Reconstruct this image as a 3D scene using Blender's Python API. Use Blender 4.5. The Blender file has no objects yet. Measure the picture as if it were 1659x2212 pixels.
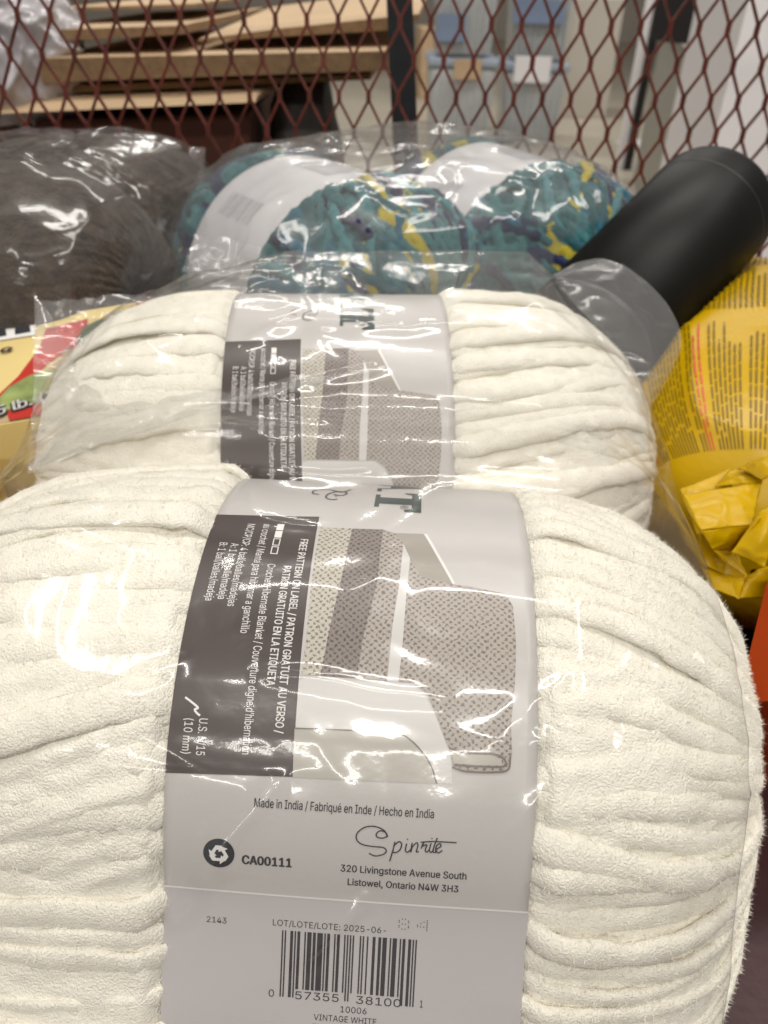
import bpy, bmesh, math, random
import numpy as np
from mathutils import Vector, Matrix

# ------------------------------------------------------------------ camera, world, lamps, exposure
sc = bpy.context.scene
COL = sc.collection
PITCH, ROLL, CAMZ = math.radians(36), math.radians(1.5), 0.33
FPX = 1627.0                                     # focal length for a 1659 px wide picture
cam_d = bpy.data.cameras.new("camera")
cam_d.sensor_fit = 'HORIZONTAL'; cam_d.sensor_width = 36.0
cam_d.lens = 36.0 * FPX / 1659.0
cam_d.clip_start = 0.01; cam_d.clip_end = 60.0
cam_d.dof.use_dof = True; cam_d.dof.focus_distance = 0.215; cam_d.dof.aperture_fstop = 21.0
cam = bpy.data.objects.new("camera", cam_d); COL.objects.link(cam)
cam.matrix_world = (Matrix.Translation((0, 0, CAMZ)) @ Matrix.Rotation(math.pi/2 - PITCH, 4, 'X')
                    @ Matrix.Rotation(ROLL, 4, 'Z'))
sc.camera = cam

world = bpy.data.worlds.new("World"); sc.world = world; world.use_nodes = True
wb = world.node_tree.nodes['Background']
wb.inputs[0].default_value = (1.0, 0.95, 0.89, 1); wb.inputs[1].default_value = 0.17

def lamp(name, loc, size, watt, col=(1.0, 0.955, 0.89), rz=0.0, tilt=0.0):
    l = bpy.data.lights.new(name, 'AREA'); l.shape = 'RECTANGLE'
    l.size, l.size_y = size; l.energy = watt; l.color = col
    o = bpy.data.objects.new(name, l); COL.objects.link(o)
    o.location = loc; o.rotation_euler = (tilt, 0, rz)
    return o
# ceiling tube fixtures of the store, and one lamp added far behind the camera
lamp("overhead_lamp", (0.15, 0.80, 2.5), (1.5, 0.2), 26)
lamp("overhead_lamp", (-1.3, 0.1, 2.5), (0.2, 1.5), 16)
lamp("overhead_lamp", (1.5, 0.3, 2.5), (0.2, 1.5), 15)
lamp("overhead_lamp", (0.1, -1.15, 2.3), (1.5, 0.2), 34)
lamp("overhead_lamp", (-0.5, -3.2, 2.4), (2.4, 0.30), 60)  # added, unseen source: brightens the lower label and streaks the film creases
lamp("overhead_lamp", (0.3, 3.2, 2.7), (2.4, 0.16), 40)
lamp("overhead_lamp", (-0.5, 6.2, 2.7), (2.4, 0.16), 65)
lamp("overhead_lamp", (2.2, 4.6, 2.7), (0.16, 2.4), 55)

sc.view_settings.view_transform = 'Standard'; sc.view_settings.look = 'None'
sc.view_settings.exposure = 0.1; sc.view_settings.gamma = 1.0
sc.view_settings.use_curve_mapping = False
sc.render.engine = 'CYCLES'
cy = sc.cycles
cy.use_denoising = True
cy.max_bounces = 9; cy.diffuse_bounces = 6; cy.glossy_bounces = 4
cy.transmission_bounces = 4; cy.transparent_max_bounces = 32
cy.caustics_reflective = False; cy.caustics_refractive = False
cy.sample_clamp_indirect = 4.0

# ------------------------------------------------------------------ helpers
_c, _s = math.cos(PITCH), math.sin(PITCH)
_F = np.array([0, _c, -_s]); _U0 = np.array([0, _s, _c]); _R0 = np.array([1.0, 0, 0])
_R = _R0*math.cos(ROLL) + _U0*math.sin(ROLL); _U = -_R0*math.sin(ROLL) + _U0*math.cos(ROLL)
def at(u, v, depth):
    """point at a measured place of the photograph, a given distance away"""
    return np.array([0, 0, CAMZ]) + depth*(_F + (u-829.5)/FPX*_R - (v-1106)/FPX*_U)
def at_y(u, v, y):
    d = _F + (u-829.5)/FPX*_R - (v-1106)/FPX*_U
    return np.array([0, 0, CAMZ]) + d*(y/d[1])
def at_z(u, v, z):
    d = _F + (u-829.5)/FPX*_R - (v-1106)/FPX*_U
    return np.array([0, 0, CAMZ]) + d*((z-CAMZ)/d[2])

def tag(o, label=None, cat=None, group=None, kind=None):
    for k, v in (('label', label), ('category', cat), ('group', group), ('kind', kind)):
        if v: o[k] = v
    return o
def empty(name, loc, rz=0.0, **kw):
    o = bpy.data.objects.new(name, None); COL.objects.link(o); o.empty_display_size = 0.02
    o.location = loc; o.rotation_euler = (0, 0, rz)
    return tag(o, **kw)
def mesh_obj(name, verts, faces, mat, parent=None, smooth=True, uv=None, col=None):
    me = bpy.data.meshes.new(name)
    verts = np.asarray(verts, dtype=np.float32)
    if isinstance(faces, np.ndarray):
        n, k = faces.shape
        me.vertices.add(len(verts)); me.vertices.foreach_set('co', verts.ravel())
        me.loops.add(n*k); me.loops.foreach_set('vertex_index', faces.astype(np.int32).ravel())
        me.polygons.add(n); me.polygons.foreach_set('loop_start', np.arange(0, n*k, k, dtype=np.int32))
        me.update(calc_edges=True)
    else:
        me.from_pydata([tuple(map(float, v)) for v in verts], [], faces); me.update()
    if smooth: me.polygons.foreach_set('use_smooth', np.ones(len(me.polygons), dtype=bool))
    if uv is not None:
        ul = me.uv_layers.new(name='UVMap'); li = np.zeros(len(me.loops), dtype=np.int32)
        me.loops.foreach_get('vertex_index', li); ul.data.foreach_set('uv', np.asarray(uv, np.float32)[li].ravel())
    if col is not None:
        ca = me.color_attributes.new('Tint', 'FLOAT_COLOR', 'POINT')
        c4 = np.ones((len(verts), 4), np.float32); c4[:, :3] = col; ca.data.foreach_set('color', c4.ravel())
    me.materials.append(mat)
    o = bpy.data.objects.new(name, me); COL.objects.link(o)
    if parent: o.parent = parent
    return o
def grid_faces(n, m, wrap_m=False):
    i = np.arange(n-1)[:, None]; j = np.arange(m if wrap_m else m-1)[None, :]; j2 = (j+1) % m
    return np.stack([i*m+j, (i+1)*m+j, (i+1)*m+j2, i*m+j2], -1).reshape(-1, 4)
def smooth(o, n=1):
    return o
def sstep(a, b, x):
    t = np.clip((x-a)/(b-a), 0, 1); return t*t*(3-2*t)

def vnoise(p, seed=0):
    """value noise in 3D, 0..1"""
    p = np.asarray(p, dtype=np.float64); i = np.floor(p).astype(np.int64); f = p - i; f = f*f*(3-2*f)
    def h(x, y, z):
        n = (x*374761393 + y*668265263 + z*2147483647 + seed*974711) & 0xffffffff
        n = ((n ^ (n >> 13))*1274126177) & 0xffffffff
        n = ((n ^ (n >> 16))*2246822519) & 0xffffffff
        return ((n ^ (n >> 15)) & 0xffff)/65535.0
    x, y, z = i[..., 0], i[..., 1], i[..., 2]; fx, fy, fz = f[..., 0], f[..., 1], f[..., 2]
    L = lambda a, b, t: a + (b-a)*t
    return L(L(L(h(x, y, z), h(x+1, y, z), fx), L(h(x, y+1, z), h(x+1, y+1, z), fx), fy),
             L(L(h(x, y, z+1), h(x+1, y, z+1), fx), L(h(x, y+1, z+1), h(x+1, y+1, z+1), fx), fy), fz)
def fbm(p, seed=0, oct=3):
    v = 0; a = 0.5; q = np.asarray(p, float)
    for k in range(oct):
        v = v + a*vnoise(q, seed+k*17); q = q*2.03 + 7.1; a *= 0.5
    return v/(1-0.5**oct)
def hash1(n, seed=0):
    return np.modf(np.abs(np.sin(n*12.9898 + seed*78.233)*43758.5453))[0]

# ------------------------------------------------------------------ materials
def nodes_of(name):
    m = bpy.data.materials.new(name); m.use_nodes = True
    nt = m.node_tree; return m, nt, nt.nodes['Principled BSDF']
def mat(name, base, rough=0.6, var=0.12, scale=40.0, bump=0.0, bscale=300.0, metal=0.0, sheen=0.0, spec=None, coat=0.0, detail=4.0, attr=False):
    m, nt, b = nodes_of(name)
    tc = nt.nodes.new('ShaderNodeTexCoord')
    b.inputs['Roughness'].default_value = rough; b.inputs['Metallic'].default_value = metal
    if spec is not None: b.inputs['Specular IOR Level'].default_value = spec
    if sheen:
        b.inputs['Sheen Weight'].default_value = sheen; b.inputs['Sheen Roughness'].default_value = 0.6
    if coat: b.inputs['Coat Weight'].default_value = coat; b.inputs['Coat Roughness'].default_value = 0.08
    n = nt.nodes.new('ShaderNodeTexNoise'); n.inputs['Scale'].default_value = scale; n.inputs['Detail'].default_value = detail
    nt.links.new(tc.outputs['Object'], n.inputs['Vector'])
    mx = nt.nodes.new('ShaderNodeMix'); mx.data_type = 'RGBA'; mx.blend_type = 'MULTIPLY'; mx.inputs[0].default_value = 1.0
    rmp = nt.nodes.new('ShaderNodeMapRange'); rmp.inputs['From Min'].default_value = 0.25; rmp.inputs['From Max'].default_value = 0.75
    rmp.inputs['To Min'].default_value = 1-var; rmp.inputs['To Max'].default_value = 1+var
    nt.links.new(n.outputs['Fac'], rmp.inputs['Value'])
    if attr:
        a = nt.nodes.new('ShaderNodeAttribute'); a.attribute_name = 'Tint'; nt.links.new(a.outputs['Color'], mx.inputs[6])
    else:
        mx.inputs[6].default_value = (*base, 1)
    nt.links.new(rmp.outputs['Result'], mx.inputs[7]); nt.links.new(mx.outputs[2], b.inputs['Base Color'])
    if bump:
        n2 = nt.nodes.new('ShaderNodeTexNoise'); n2.inputs['Scale'].default_value = bscale; n2.inputs['Detail'].default_value = 5.0
        nt.links.new(tc.outputs['Object'], n2.inputs['Vector'])
        bp = nt.nodes.new('ShaderNodeBump'); bp.inputs['Strength'].default_value = 1.0; bp.inputs['Distance'].default_value = bump
        nt.links.new(n2.outputs['Fac'], bp.inputs['Height']); nt.links.new(bp.outputs['Normal'], b.inputs['Normal'])
    return m
def film_mat(name, tint=(0.97, 0.97, 0.965), rough=0.07, f0=0.075, haze=0.03, gain=0.75, crinkle=0.00012):
    """thin clear plastic: mirror reflection by Fresnel over a see-through sheet with a little milkiness"""
    m = bpy.data.materials.new(name); m.use_nodes = True; nt = m.node_tree
    for n in list(nt.nodes): nt.nodes.remove(n)
    out = nt.nodes.new('ShaderNodeOutputMaterial')
    tr = nt.nodes.new('ShaderNodeBsdfTransparent'); tr.inputs[0].default_value = (*tint, 1)
    ga = nt.nodes.new('ShaderNodeBsdfGlossy'); ga.inputs['Roughness'].default_value = rough
    gb = nt.nodes.new('ShaderNodeBsdfGlossy'); gb.inputs['Roughness'].default_value = min(0.6, rough*3.0)
    gl = nt.nodes.new('ShaderNodeMixShader'); gl.inputs[0].default_value = 0.45
    nt.links.new(ga.outputs[0], gl.inputs[1]); nt.links.new(gb.outputs[0], gl.inputs[2])
    tc = nt.nodes.new('ShaderNodeTexCoord'); nz = nt.nodes.new('ShaderNodeTexNoise'); nz.inputs['Scale'].default_value = 150; nz.inputs['Detail'].default_value = 3
    nt.links.new(tc.outputs['Object'], nz.inputs['Vector'])
    bp = nt.nodes.new('ShaderNodeBump'); bp.inputs['Strength'].default_value = 1.0; bp.inputs['Distance'].default_value = crinkle
    nt.links.new(nz.outputs['Fac'], bp.inputs['Height'])
    nt.links.new(bp.outputs[0], ga.inputs['Normal']); nt.links.new(bp.outputs[0], gb.inputs['Normal'])
    df = nt.nodes.new('ShaderNodeBsdfDiffuse'); df.inputs[0].default_value = (0.85, 0.85, 0.85, 1)
    m0 = nt.nodes.new('ShaderNodeMixShader'); m0.inputs[0].default_value = haze
    nt.links.new(tr.outputs[0], m0.inputs[1]); nt.links.new(df.outputs[0], m0.inputs[2])
    lw = nt.nodes.new('ShaderNodeLayerWeight'); lw.inputs[0].default_value = 0.5
    pw = nt.nodes.new('ShaderNodeMath'); pw.operation = 'POWER'; pw.inputs[1].default_value = 4.0
    ma = nt.nodes.new('ShaderNodeMath'); ma.operation = 'MULTIPLY_ADD'; ma.inputs[1].default_value = gain; ma.inputs[2].default_value = f0
    nt.links.new(lw.outputs['Facing'], pw.inputs[0]); nt.links.new(pw.outputs[0], ma.inputs[0])
    mx = nt.nodes.new('ShaderNodeMixShader')
    nt.links.new(ma.outputs[0], mx.inputs[0]); nt.links.new(m0.outputs[0], mx.inputs[1]); nt.links.new(gl.outputs[0], mx.inputs[2])
    nt.links.new(mx.outputs[0], out.inputs['Surface'])
    return m
def crochet_mat(name, c_hi, c_lo, pitch=2.2):
    """printed picture of a crocheted blanket: staggered stitches on the paper"""
    m, nt, b = nodes_of(name)
    tc = nt.nodes.new('ShaderNodeTexCoord')
    mp = nt.nodes.new('ShaderNodeMapping'); mp.inputs['Scale'].default_value = (1/pitch, 1/(pitch*0.9), 1)
    nt.links.new(tc.outputs['UV'], mp.inputs['Vector'])
    n = nt.nodes.new('ShaderNodeTexNoise'); n.inputs['Scale'].default_value = 0.9; n.inputs['Detail'].default_value = 3
    nt.links.new(mp.outputs[0], n.inputs['Vector'])
    vm = nt.nodes.new('ShaderNodeVectorMath'); vm.operation = 'MULTIPLY_ADD'; vm.inputs[1].default_value = (0.9, 0.9, 0)
    nt.links.new(n.outputs['Color'], vm.inputs[0]); nt.links.new(mp.outputs[0], vm.inputs[2])
    sx = nt.nodes.new('ShaderNodeSeparateXYZ'); nt.links.new(vm.outputs[0], sx.inputs[0])
    def sn(sock):
        k = nt.nodes.new('ShaderNodeMath'); k.operation = 'MULTIPLY'; k.inputs[1].default_value = 2*math.pi
        q = nt.nodes.new('ShaderNodeMath'); q.operation = 'SINE'; nt.links.new(sock, k.inputs[0]); nt.links.new(k.outputs[0], q.inputs[0]); return q.outputs[0]
    pr_ = nt.nodes.new('ShaderNodeMath'); pr_.operation = 'MULTIPLY'; nt.links.new(sn(sx.outputs[0]), pr_.inputs[0]); nt.links.new(sn(sx.outputs[1]), pr_.inputs[1])
    n2 = nt.nodes.new('ShaderNodeTexNoise'); n2.inputs['Scale'].default_value = 4.2; n2.inputs['Detail'].default_value = 2
    nt.links.new(mp.outputs[0], n2.inputs['Vector'])
    jt = nt.nodes.new('ShaderNodeMath'); jt.operation = 'MULTIPLY_ADD'; jt.inputs[1].default_value = 3.6
    sb = nt.nodes.new('ShaderNodeMath'); sb.operation = 'SUBTRACT'; sb.inputs[1].default_value = 0.5
    nt.links.new(n2.outputs['Fac'], sb.inputs[0]); nt.links.new(sb.outputs[0], jt.inputs[0]); nt.links.new(pr_.outputs[0], jt.inputs[2])
    ad = nt.nodes.new('ShaderNodeMapRange'); ad.inputs['From Min'].default_value = -0.85; ad.inputs['From Max'].default_value = 0.35
    nt.links.new(jt.outputs[0], ad.inputs['Value'])
    r = nt.nodes.new('ShaderNodeValToRGB')
    r.color_ramp.elements[0].position = 0.05; r.color_ramp.elements[0].color = (0.85*c_lo[0], 0.85*c_lo[1], 0.85*c_lo[2], 1)
    r.color_ramp.elements[1].position = 0.62; r.color_ramp.elements[1].color = (*c_hi, 1)
    nt.links.new(ad.outputs[0], r.inputs[0]); nt.links.new(r.outputs[0], b.inputs['Base Color'])
    b.inputs['Roughness'].default_value = 0.42
    return m

M = {}
M['cream'] = mat('cream_chenille', (0.91, 0.875, 0.775), 0.95, 0.055, 200, 0.0008, 1400, sheen=0.2, spec=0.08)
M['teal'] = mat('teal_chenille', (1, 1, 1), 0.9, 0.22, 220, 0.0012, 700, sheen=0.12, spec=0.15, attr=True)
M['taupe'] = mat('taupe_fleece', (0.060, 0.045, 0.035), 0.95, 0.45, 120, 0.002, 500, sheen=0.12, spec=0.1)
M['paper'] = mat('label_paper', (0.49, 0.47, 0.46), 0.33, 0.02, 30, 0.00005, 500)
M['paper_pale'] = mat('label_paper_pale', (0.49, 0.468, 0.475), 0.33, 0.015, 30)
M['ink'] = mat('dark_ink', (0.035, 0.03, 0.035), 0.4, 0.05)
M['ink_green'] = mat('green_ink', (0.016, 0.034, 0.03), 0.4, 0.05)
M['brown'] = mat('brown_print', (0.030, 0.0135, 0.011), 0.36, 0.04)
M['white_ink'] = mat('white_print', (0.72, 0.70, 0.69), 0.35, 0.02)
M['slate'] = mat('slate_print', (0.025, 0.028, 0.035), 0.35, 0.03)
M['sofa'] = mat('sofa_print', (0.56, 0.545, 0.53), 0.36, 0.02, 60)
M['cushion'] = mat('cushion_print', (0.40, 0.38, 0.34), 0.36, 0.03, 60)
M['arm'] = mat('arm_print', (0.30, 0.275, 0.24), 0.36, 0.05, 60)
M['fold_line'] = mat('fold_print', (0.14, 0.115, 0.095), 0.36, 0.05, 60)
M['cr_light'] = crochet_mat('crochet_beige', (0.46, 0.43, 0.37), (0.17, 0.145, 0.115))
M['cr_dark'] = crochet_mat('crochet_taupe', (0.20, 0.165, 0.15), (0.055, 0.043, 0.04))
M['cr_mid'] = crochet_mat('crochet_sand', (0.36, 0.32, 0.285), (0.13, 0.108, 0.095))
M['cr_lobe'] = crochet_mat('crochet_stone', (0.37, 0.33, 0.295), (0.15, 0.125, 0.108))
M['film'] = film_mat('clear_film', (0.975, 0.975, 0.97), 0.075, 0.052, 0.018, 0.55)
M['film2'] = film_mat('clear_film_loose', (0.96, 0.96, 0.955), 0.10, 0.065, 0.08, 0.55)
M['film4'] = film_mat('clear_film_veil', (0.96, 0.96, 0.955), 0.085, 0.06, 0.055, 0.55)
M['film3'] = film_mat('clear_film_milky', (0.9, 0.9, 0.89), 0.14, 0.05, 0.08, 0.5)
M['red_mesh'] = mat('red_painted_steel', (0.12, 0.022, 0.013), 0.45, 0.5, 60, 0.0003, 300)
M['deck'] = mat('maroon_deck', (0.045, 0.014, 0.016), 0.5, 0.3, 30, 0.0003, 200)
M['black'] = mat('black_matte', (0.005, 0.0052, 0.0048), 0.45, 0.12, 60, spec=0.25)
M['black_steel'] = mat('black_steel', (0.006, 0.006, 0.008), 0.5, 0.1, 60, spec=0.15)

# ------------------------------------------------------------------ yarn skeins
def profile(psi, ry, rz, b):
    d = np.degrees(psi)
    d = (d + 180) % 360 - 180
    y = -ry*np.cos(psi) - b*sstep(22, -35, d)*sstep(-100, -45, d)
    return y, rz*np.sin(psi)

class Skein:
    """local frame: x along the skein, -y towards the front, origin at the foot of its middle"""
    def __init__(s, L, ry, rz, b=0.0, xo=0.0):
        s.L, s.ry, s.rz, s.b, s.xo = L, ry, rz, b, xo
        ps = np.radians(np.linspace(-180, 220, 4001)); y, z = profile(ps, ry, rz, b)
        T = np.concatenate([[0], np.cumsum(np.hypot(np.diff(y), np.diff(z)))]); T -= np.interp(0, ps, T)
        s.ps, s.T = ps, T
        ny, nz = np.gradient(z), -np.gradient(y)           # outward normal in the section
        n = np.hypot(ny, nz); s.ny, s.nz = -ny/n, -nz/n
    def label_point(s, a, T, off):
        """a across (m), T around (m), off above the paper"""
        psi = np.interp(T, s.T, s.ps); y, z = profile(psi, s.ry, s.rz, s.b)
        ny, nz = np.interp(T, s.T, s.ny), np.interp(T, s.T, s.nz)
        q = np.stack([a*18, y*14, z*14], -1)
        dent = (vnoise(q, 5)-0.5)*0.0022 + (vnoise(np.stack([a*38, y*30+4, z*30], -1), 9)-0.5)*0.0005
        o = off + dent
        return np.stack([a + 0*y, y + ny*o, z + nz*o + s.rz], -1)
    def radius(s, x):
        return np.sqrt(np.clip(1 - np.abs((x-s.xo)/s.L)**4.2, 0, 1))

def build_body(sk, parent, material, sL, sR, seed, nx, nphi, width, bend, layers=2, amp=0.0042, colour=None, lump=0.004, name='yarn', soft=4, fuzz=0.0010, left=1.0, sharp=4.0, fibres=0, fib_len=0.0024):
    t = np.linspace(-1, 1, nx); x = sk.xo + sk.L*0.99999*np.sin(t*math.pi/2)
    psi = np.linspace(0, 2*math.pi, nphi, endpoint=False)
    X, PS = np.meshgrid(x, psi, indexing='ij')
    r = sk.radius(X); y0, z0 = profile(PS, sk.ry, sk.rz, sk.b)
    P = np.stack([X, y0*r, z0*r], -1)
    # dimple in both ends where the strand is pulled out
    ax = np.clip(1-r/0.55, 0, 1)**1.5
    P[..., 0] -= np.sign(X-sk.xo)*ax*0.022
    dP0 = np.gradient(P, axis=0)
    dP1 = (np.roll(P, -1, 1) - np.roll(P, 1, 1))/2
    N = np.cross(dP0, dP1); N /= np.linalg.norm(N, axis=-1, keepdims=True) + 1e-12
    if np.mean(np.sum(N*np.stack([X*0, y0, z0], -1), -1)) < 0: N = -N
    Rm = (sk.ry+sk.rz)/2; nst = max(8, round(2*math.pi*Rm/width))
    q3 = P*np.array([14, 20, 20]) + seed*3.1
    w1 = (vnoise(q3, seed)-0.5); w2 = (vnoise(q3*2.7+5, seed+1)-0.5)
    # distance beyond the paper band
    edge = np.maximum(np.maximum(X-sR, sL-X), 0)
    H = None; C = None
    for k in range(layers):
        sgn = (1, -0.55, 0.25)[k]
        bx = np.sign(X)*edge/sk.L
        ang = PS + sgn*bend*(bx*np.abs(bx)*2.2 + 0.25*bx) + 0.13*w1*(1.2 if k == 0 else -1.0) + 0.05*w2
        u = ang/(2*math.pi)*nst + 0.37*k
        idn = np.floor(u); f = u - idn; idm = np.mod(idn, nst)
        lift = (hash1(idm + 91*k + np.where(X > 0, 500, 0), seed)-0.5)
        wob = vnoise(np.stack([X*26 + idm*3.7, idm*1.3 + 0*X, k + 0*X], -1), seed+3) - 0.5
        prof_ = 1 - np.abs(2*f-1)**sharp*(0.35 + 1.0*sstep(0.3, 0.65, vnoise(np.stack([X*22 + idm*5.1, idm*2.3 + 0*X, k + 0*X], -1), seed+33)))
        nub = vnoise(np.stack([X*105 + idm*9.1, idm*4.3 + f*1.6, 2.0*k + 0*X], -1), seed+51) - 0.5
        h = amp*(prof_*0.85 + 0.42*lift + 0.6*wob + 0.45*nub) + (0 if k == 0 else -amp*0.25 + amp*1.6*(vnoise(P*np.array([22, 26, 26])+k*9, seed+7)-0.5))
        if colour is not None:
            ck = colour(idm, X, k, seed)
            C = ck if H is None else np.where((h > H)[..., None], ck, C)
        H = h if H is None else np.maximum(H, h)
    H = H*(0.55 + 0.75*vnoise(P*np.array([13, 17, 17])+31, seed+21))*np.where(X < 0, left, 1.0)
    H = np.where(H > amp*0.85, amp*0.85 + (H-amp*0.85)*0.35, H)          # pressed flat by the wrapping
    for _ in range(soft):                                              # nap blurs the creases
        H[1:-1] = (H[2:]+H[:-2]+2*H[1:-1])/4; H = (np.roll(H, 1, 1)+np.roll(H, -1, 1)+2*H)/4
    fl = fbm(P*480, seed+11, 3)-0.5
    H = H + fl*fuzz + lump*(vnoise(P*16+3, seed+13)-0.5)
    under = sstep(-0.001, 0.0045, edge)
    H = (H + 0.0008)*under - 0.0032*(1-under)
    taper = np.clip(r/0.25, 0, 1)
    P = P + N*(H*taper)[..., None]
    P[..., 2] += sk.rz
    V = P.reshape(-1, 3); V[:, 2] = np.maximum(V[:, 2], 0.0008)
    cap0, cap1 = len(V), len(V)+1
    V = np.vstack([V, P[0].mean(0), P[-1].mean(0)])
    F = grid_faces(nx, nphi, True)
    col = None
    if C is not None: col = np.vstack([C.reshape(-1, 3), C[0, :1], C[-1, :1]])
    o = mesh_obj(name, V, F, material, parent, True, None, col)
    if fibres:
        rg = np.random.default_rng(seed); fi = rg.integers(0, len(F), fibres)
        Q = V[F[fi]]; w = rg.dirichlet((1, 1, 1, 1), fibres); B = (Q*w[..., None]).sum(1)
        nn = np.cross(Q[:, 1]-Q[:, 0], Q[:, 2]-Q[:, 0]); ln = np.linalg.norm(nn, axis=1); ok = ln > 1e-12
        B, nn = B[ok], nn[ok]/ln[ok][:, None]
        if np.mean(np.sum(nn*(B-B.mean(0)), 1)) < 0: nn = -nn
        ok = (B[:, 0] < sL-0.0005) | (B[:, 0] > sR+0.0005) if sR > sL else np.ones(len(B), bool)
        B, nn = B[ok], nn[ok]; m = len(B)
        rd = rg.normal(size=(m, 3)); rd /= np.linalg.norm(rd, axis=1, keepdims=True)
        dr = nn*rg.uniform(0.15, 0.9, (m, 1)) + rd*0.8; dr /= np.linalg.norm(dr, axis=1, keepdims=True)
        sd = np.cross(dr, rg.normal(size=(m, 3))); sd /= np.linalg.norm(sd, axis=1, keepdims=True)+1e-9
        le = rg.uniform(0.0008, fib_len, (m, 1)); wd = 0.00009
        VF = np.stack([B-sd*wd-nn*0.0002, B+sd*wd-nn*0.0002, B+dr*le], 1).reshape(-1, 3)
        fc = None if col is None else np.repeat(col[F[fi][:, 0]][ln > 1e-12][ok], 3, axis=0)
        tag(mesh_obj('fuzz', VF, np.arange(3*m).reshape(-1, 3), material, parent, False, None, fc), kind='stuff')
    return o

LAB_L, LAB_R = -0.0456, 0.0530
def fuzz_on(V, F, n, seed, material, parent, ln_max=0.0023):
    rg = np.random.default_rng(seed); fi = rg.integers(0, len(F), n)
    Q = V[F[fi]]; w = rg.dirichlet((1, 1, 1, 1), n); B = (Q*w[..., None]).sum(1)
    nn = np.cross(Q[:, 1]-Q[:, 0], Q[:, 2]-Q[:, 0]); l_ = np.linalg.norm(nn, axis=1); ok = l_ > 1e-12; B, nn = B[ok], nn[ok]/l_[ok][:, None]
    m = len(B); rd = rg.normal(size=(m, 3)); rd /= np.linalg.norm(rd, axis=1, keepdims=True)
    dr = nn*rg.uniform(0.1, 0.9, (m, 1)) + rd*0.9; dr /= np.linalg.norm(dr, axis=1, keepdims=True)
    sd = np.cross(dr, rg.normal(size=(m, 3))); sd /= np.linalg.norm(sd, axis=1, keepdims=True)+1e-9
    le = rg.uniform(0.0007, ln_max, (m, 1)); wd = 0.0001
    VF = np.stack([B-sd*wd, B+sd*wd, B+dr*le], 1).reshape(-1, 3)
    return tag(mesh_obj('fuzz', VF, np.arange(3*m).reshape(-1, 3), material, parent, False), kind='stuff')
def plush_strands(sk, e, seed, side, edge, pitch, ra0, flat_, slope, material, lo=-45, hi=165, over=0.22, fibres=40000, lift0=0.0012):
    """thick chenille strands running from under the label to the end of the skein"""
    rg = random.Random(seed); R = (sk.ry+sk.rz)/2; n = int(math.radians(hi-lo)*R/pitch); allV, allF, off = [], [], 0
    jobs = [(math.radians(lo)+(k+0.5+rg.uniform(-0.22, 0.22))*pitch/R, 0.0, slope+rg.uniform(-0.8, 0.8)) for k in range(n)]
    jobs += [(math.radians(rg.uniform(lo, hi)), 0.0026, slope+rg.uniform(-4.0, 4.0)) for k in range(int(n*over))]
    end = sk.xo + side*sk.L
    for ph0, up, sl in jobs:
        x0 = edge - side*0.004; x1 = edge + (end-edge)*rg.uniform(0.93, 0.985); m = 46
        tt = 1-(1-np.linspace(0, 1, m))**1.35; x = x0+(x1-x0)*tt; pe = rg.uniform(0, 6.28); wv = rg.uniform(-0.05, 0.05)
        dx = np.abs(x-edge)
        ph = ph0 + side*sl*dx*(0.35+5.0*dx) + wv*np.sin(tt*4+pe)
        r = sk.radius(x); y, z = profile(ph, sk.ry, sk.rz, sk.b); ln = np.hypot(y, z)
        lift = (lift0 + up + 0.0009*np.sin(tt*7+pe))*sstep(-0.004, 0.006, (x-edge)*side) - 0.0042*(1-sstep(-0.004, 0.007, (x-edge)*side))
        rad = np.stack([0.35*np.sign(x-sk.xo)*np.abs((x-sk.xo)/sk.L)**4*R*4, y/ln, z/ln], -1); rad[:, 0] *= 1; rad /= np.linalg.norm(rad, axis=1, keepdims=True)
        c = np.stack([x, y*r, z*r], -1) + rad*lift[:, None]
        d = np.gradient(c, axis=0); d /= np.linalg.norm(d, axis=1, keepdims=True)+1e-9; sdv = np.cross(d, rad); sdv /= np.linalg.norm(sdv, axis=1, keepdims=True)+1e-9; nv = np.cross(sdv, d)
        nv *= np.sign(np.sum(nv*rad, 1))[:, None]
        ra = ra0*rg.uniform(0.85, 1.18)*(0.45+0.55*np.clip(r, 0.25, 1))*np.minimum(1, 9*np.minimum(tt+0.05, 1.02-tt))
        a = np.linspace(0, 2*math.pi, 10, endpoint=False); ca, sa = np.cos(a)[None, :, None], np.sin(a)[None, :, None]
        P = c[:, None] + ra[:, None, None]*(ca*sdv[:, None] + flat_*sa*nv[:, None])
        P = P + (P-c[:, None])*(0.4*(vnoise(P*230+seed, seed+1)-0.5) + 0.35*(vnoise(P*90+seed, seed+2)-0.5))[..., None]
        P[..., 2] += sk.rz; P[..., 2] = np.maximum(P[..., 2], 0.0012)
        Vv = P.reshape(-1, 3); Ff = grid_faces(m, 10, True)
        # outward winding
        q = Vv[Ff[5]]; 
        if np.dot(np.cross(q[1]-q[0], q[2]-q[0]), q.mean(0)-(c[0]+np.array([0, 0, sk.rz]))) < 0: Ff = Ff[:, ::-1]
        mesh_obj('strand', Vv, np.ascontiguousarray(Ff), material, e); allV.append(Vv); allF.append(Ff+off); off += len(Vv)
    fuzz_on(np.vstack(allV), np.vstack(allF), fibres, seed+70, material, e)
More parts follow.
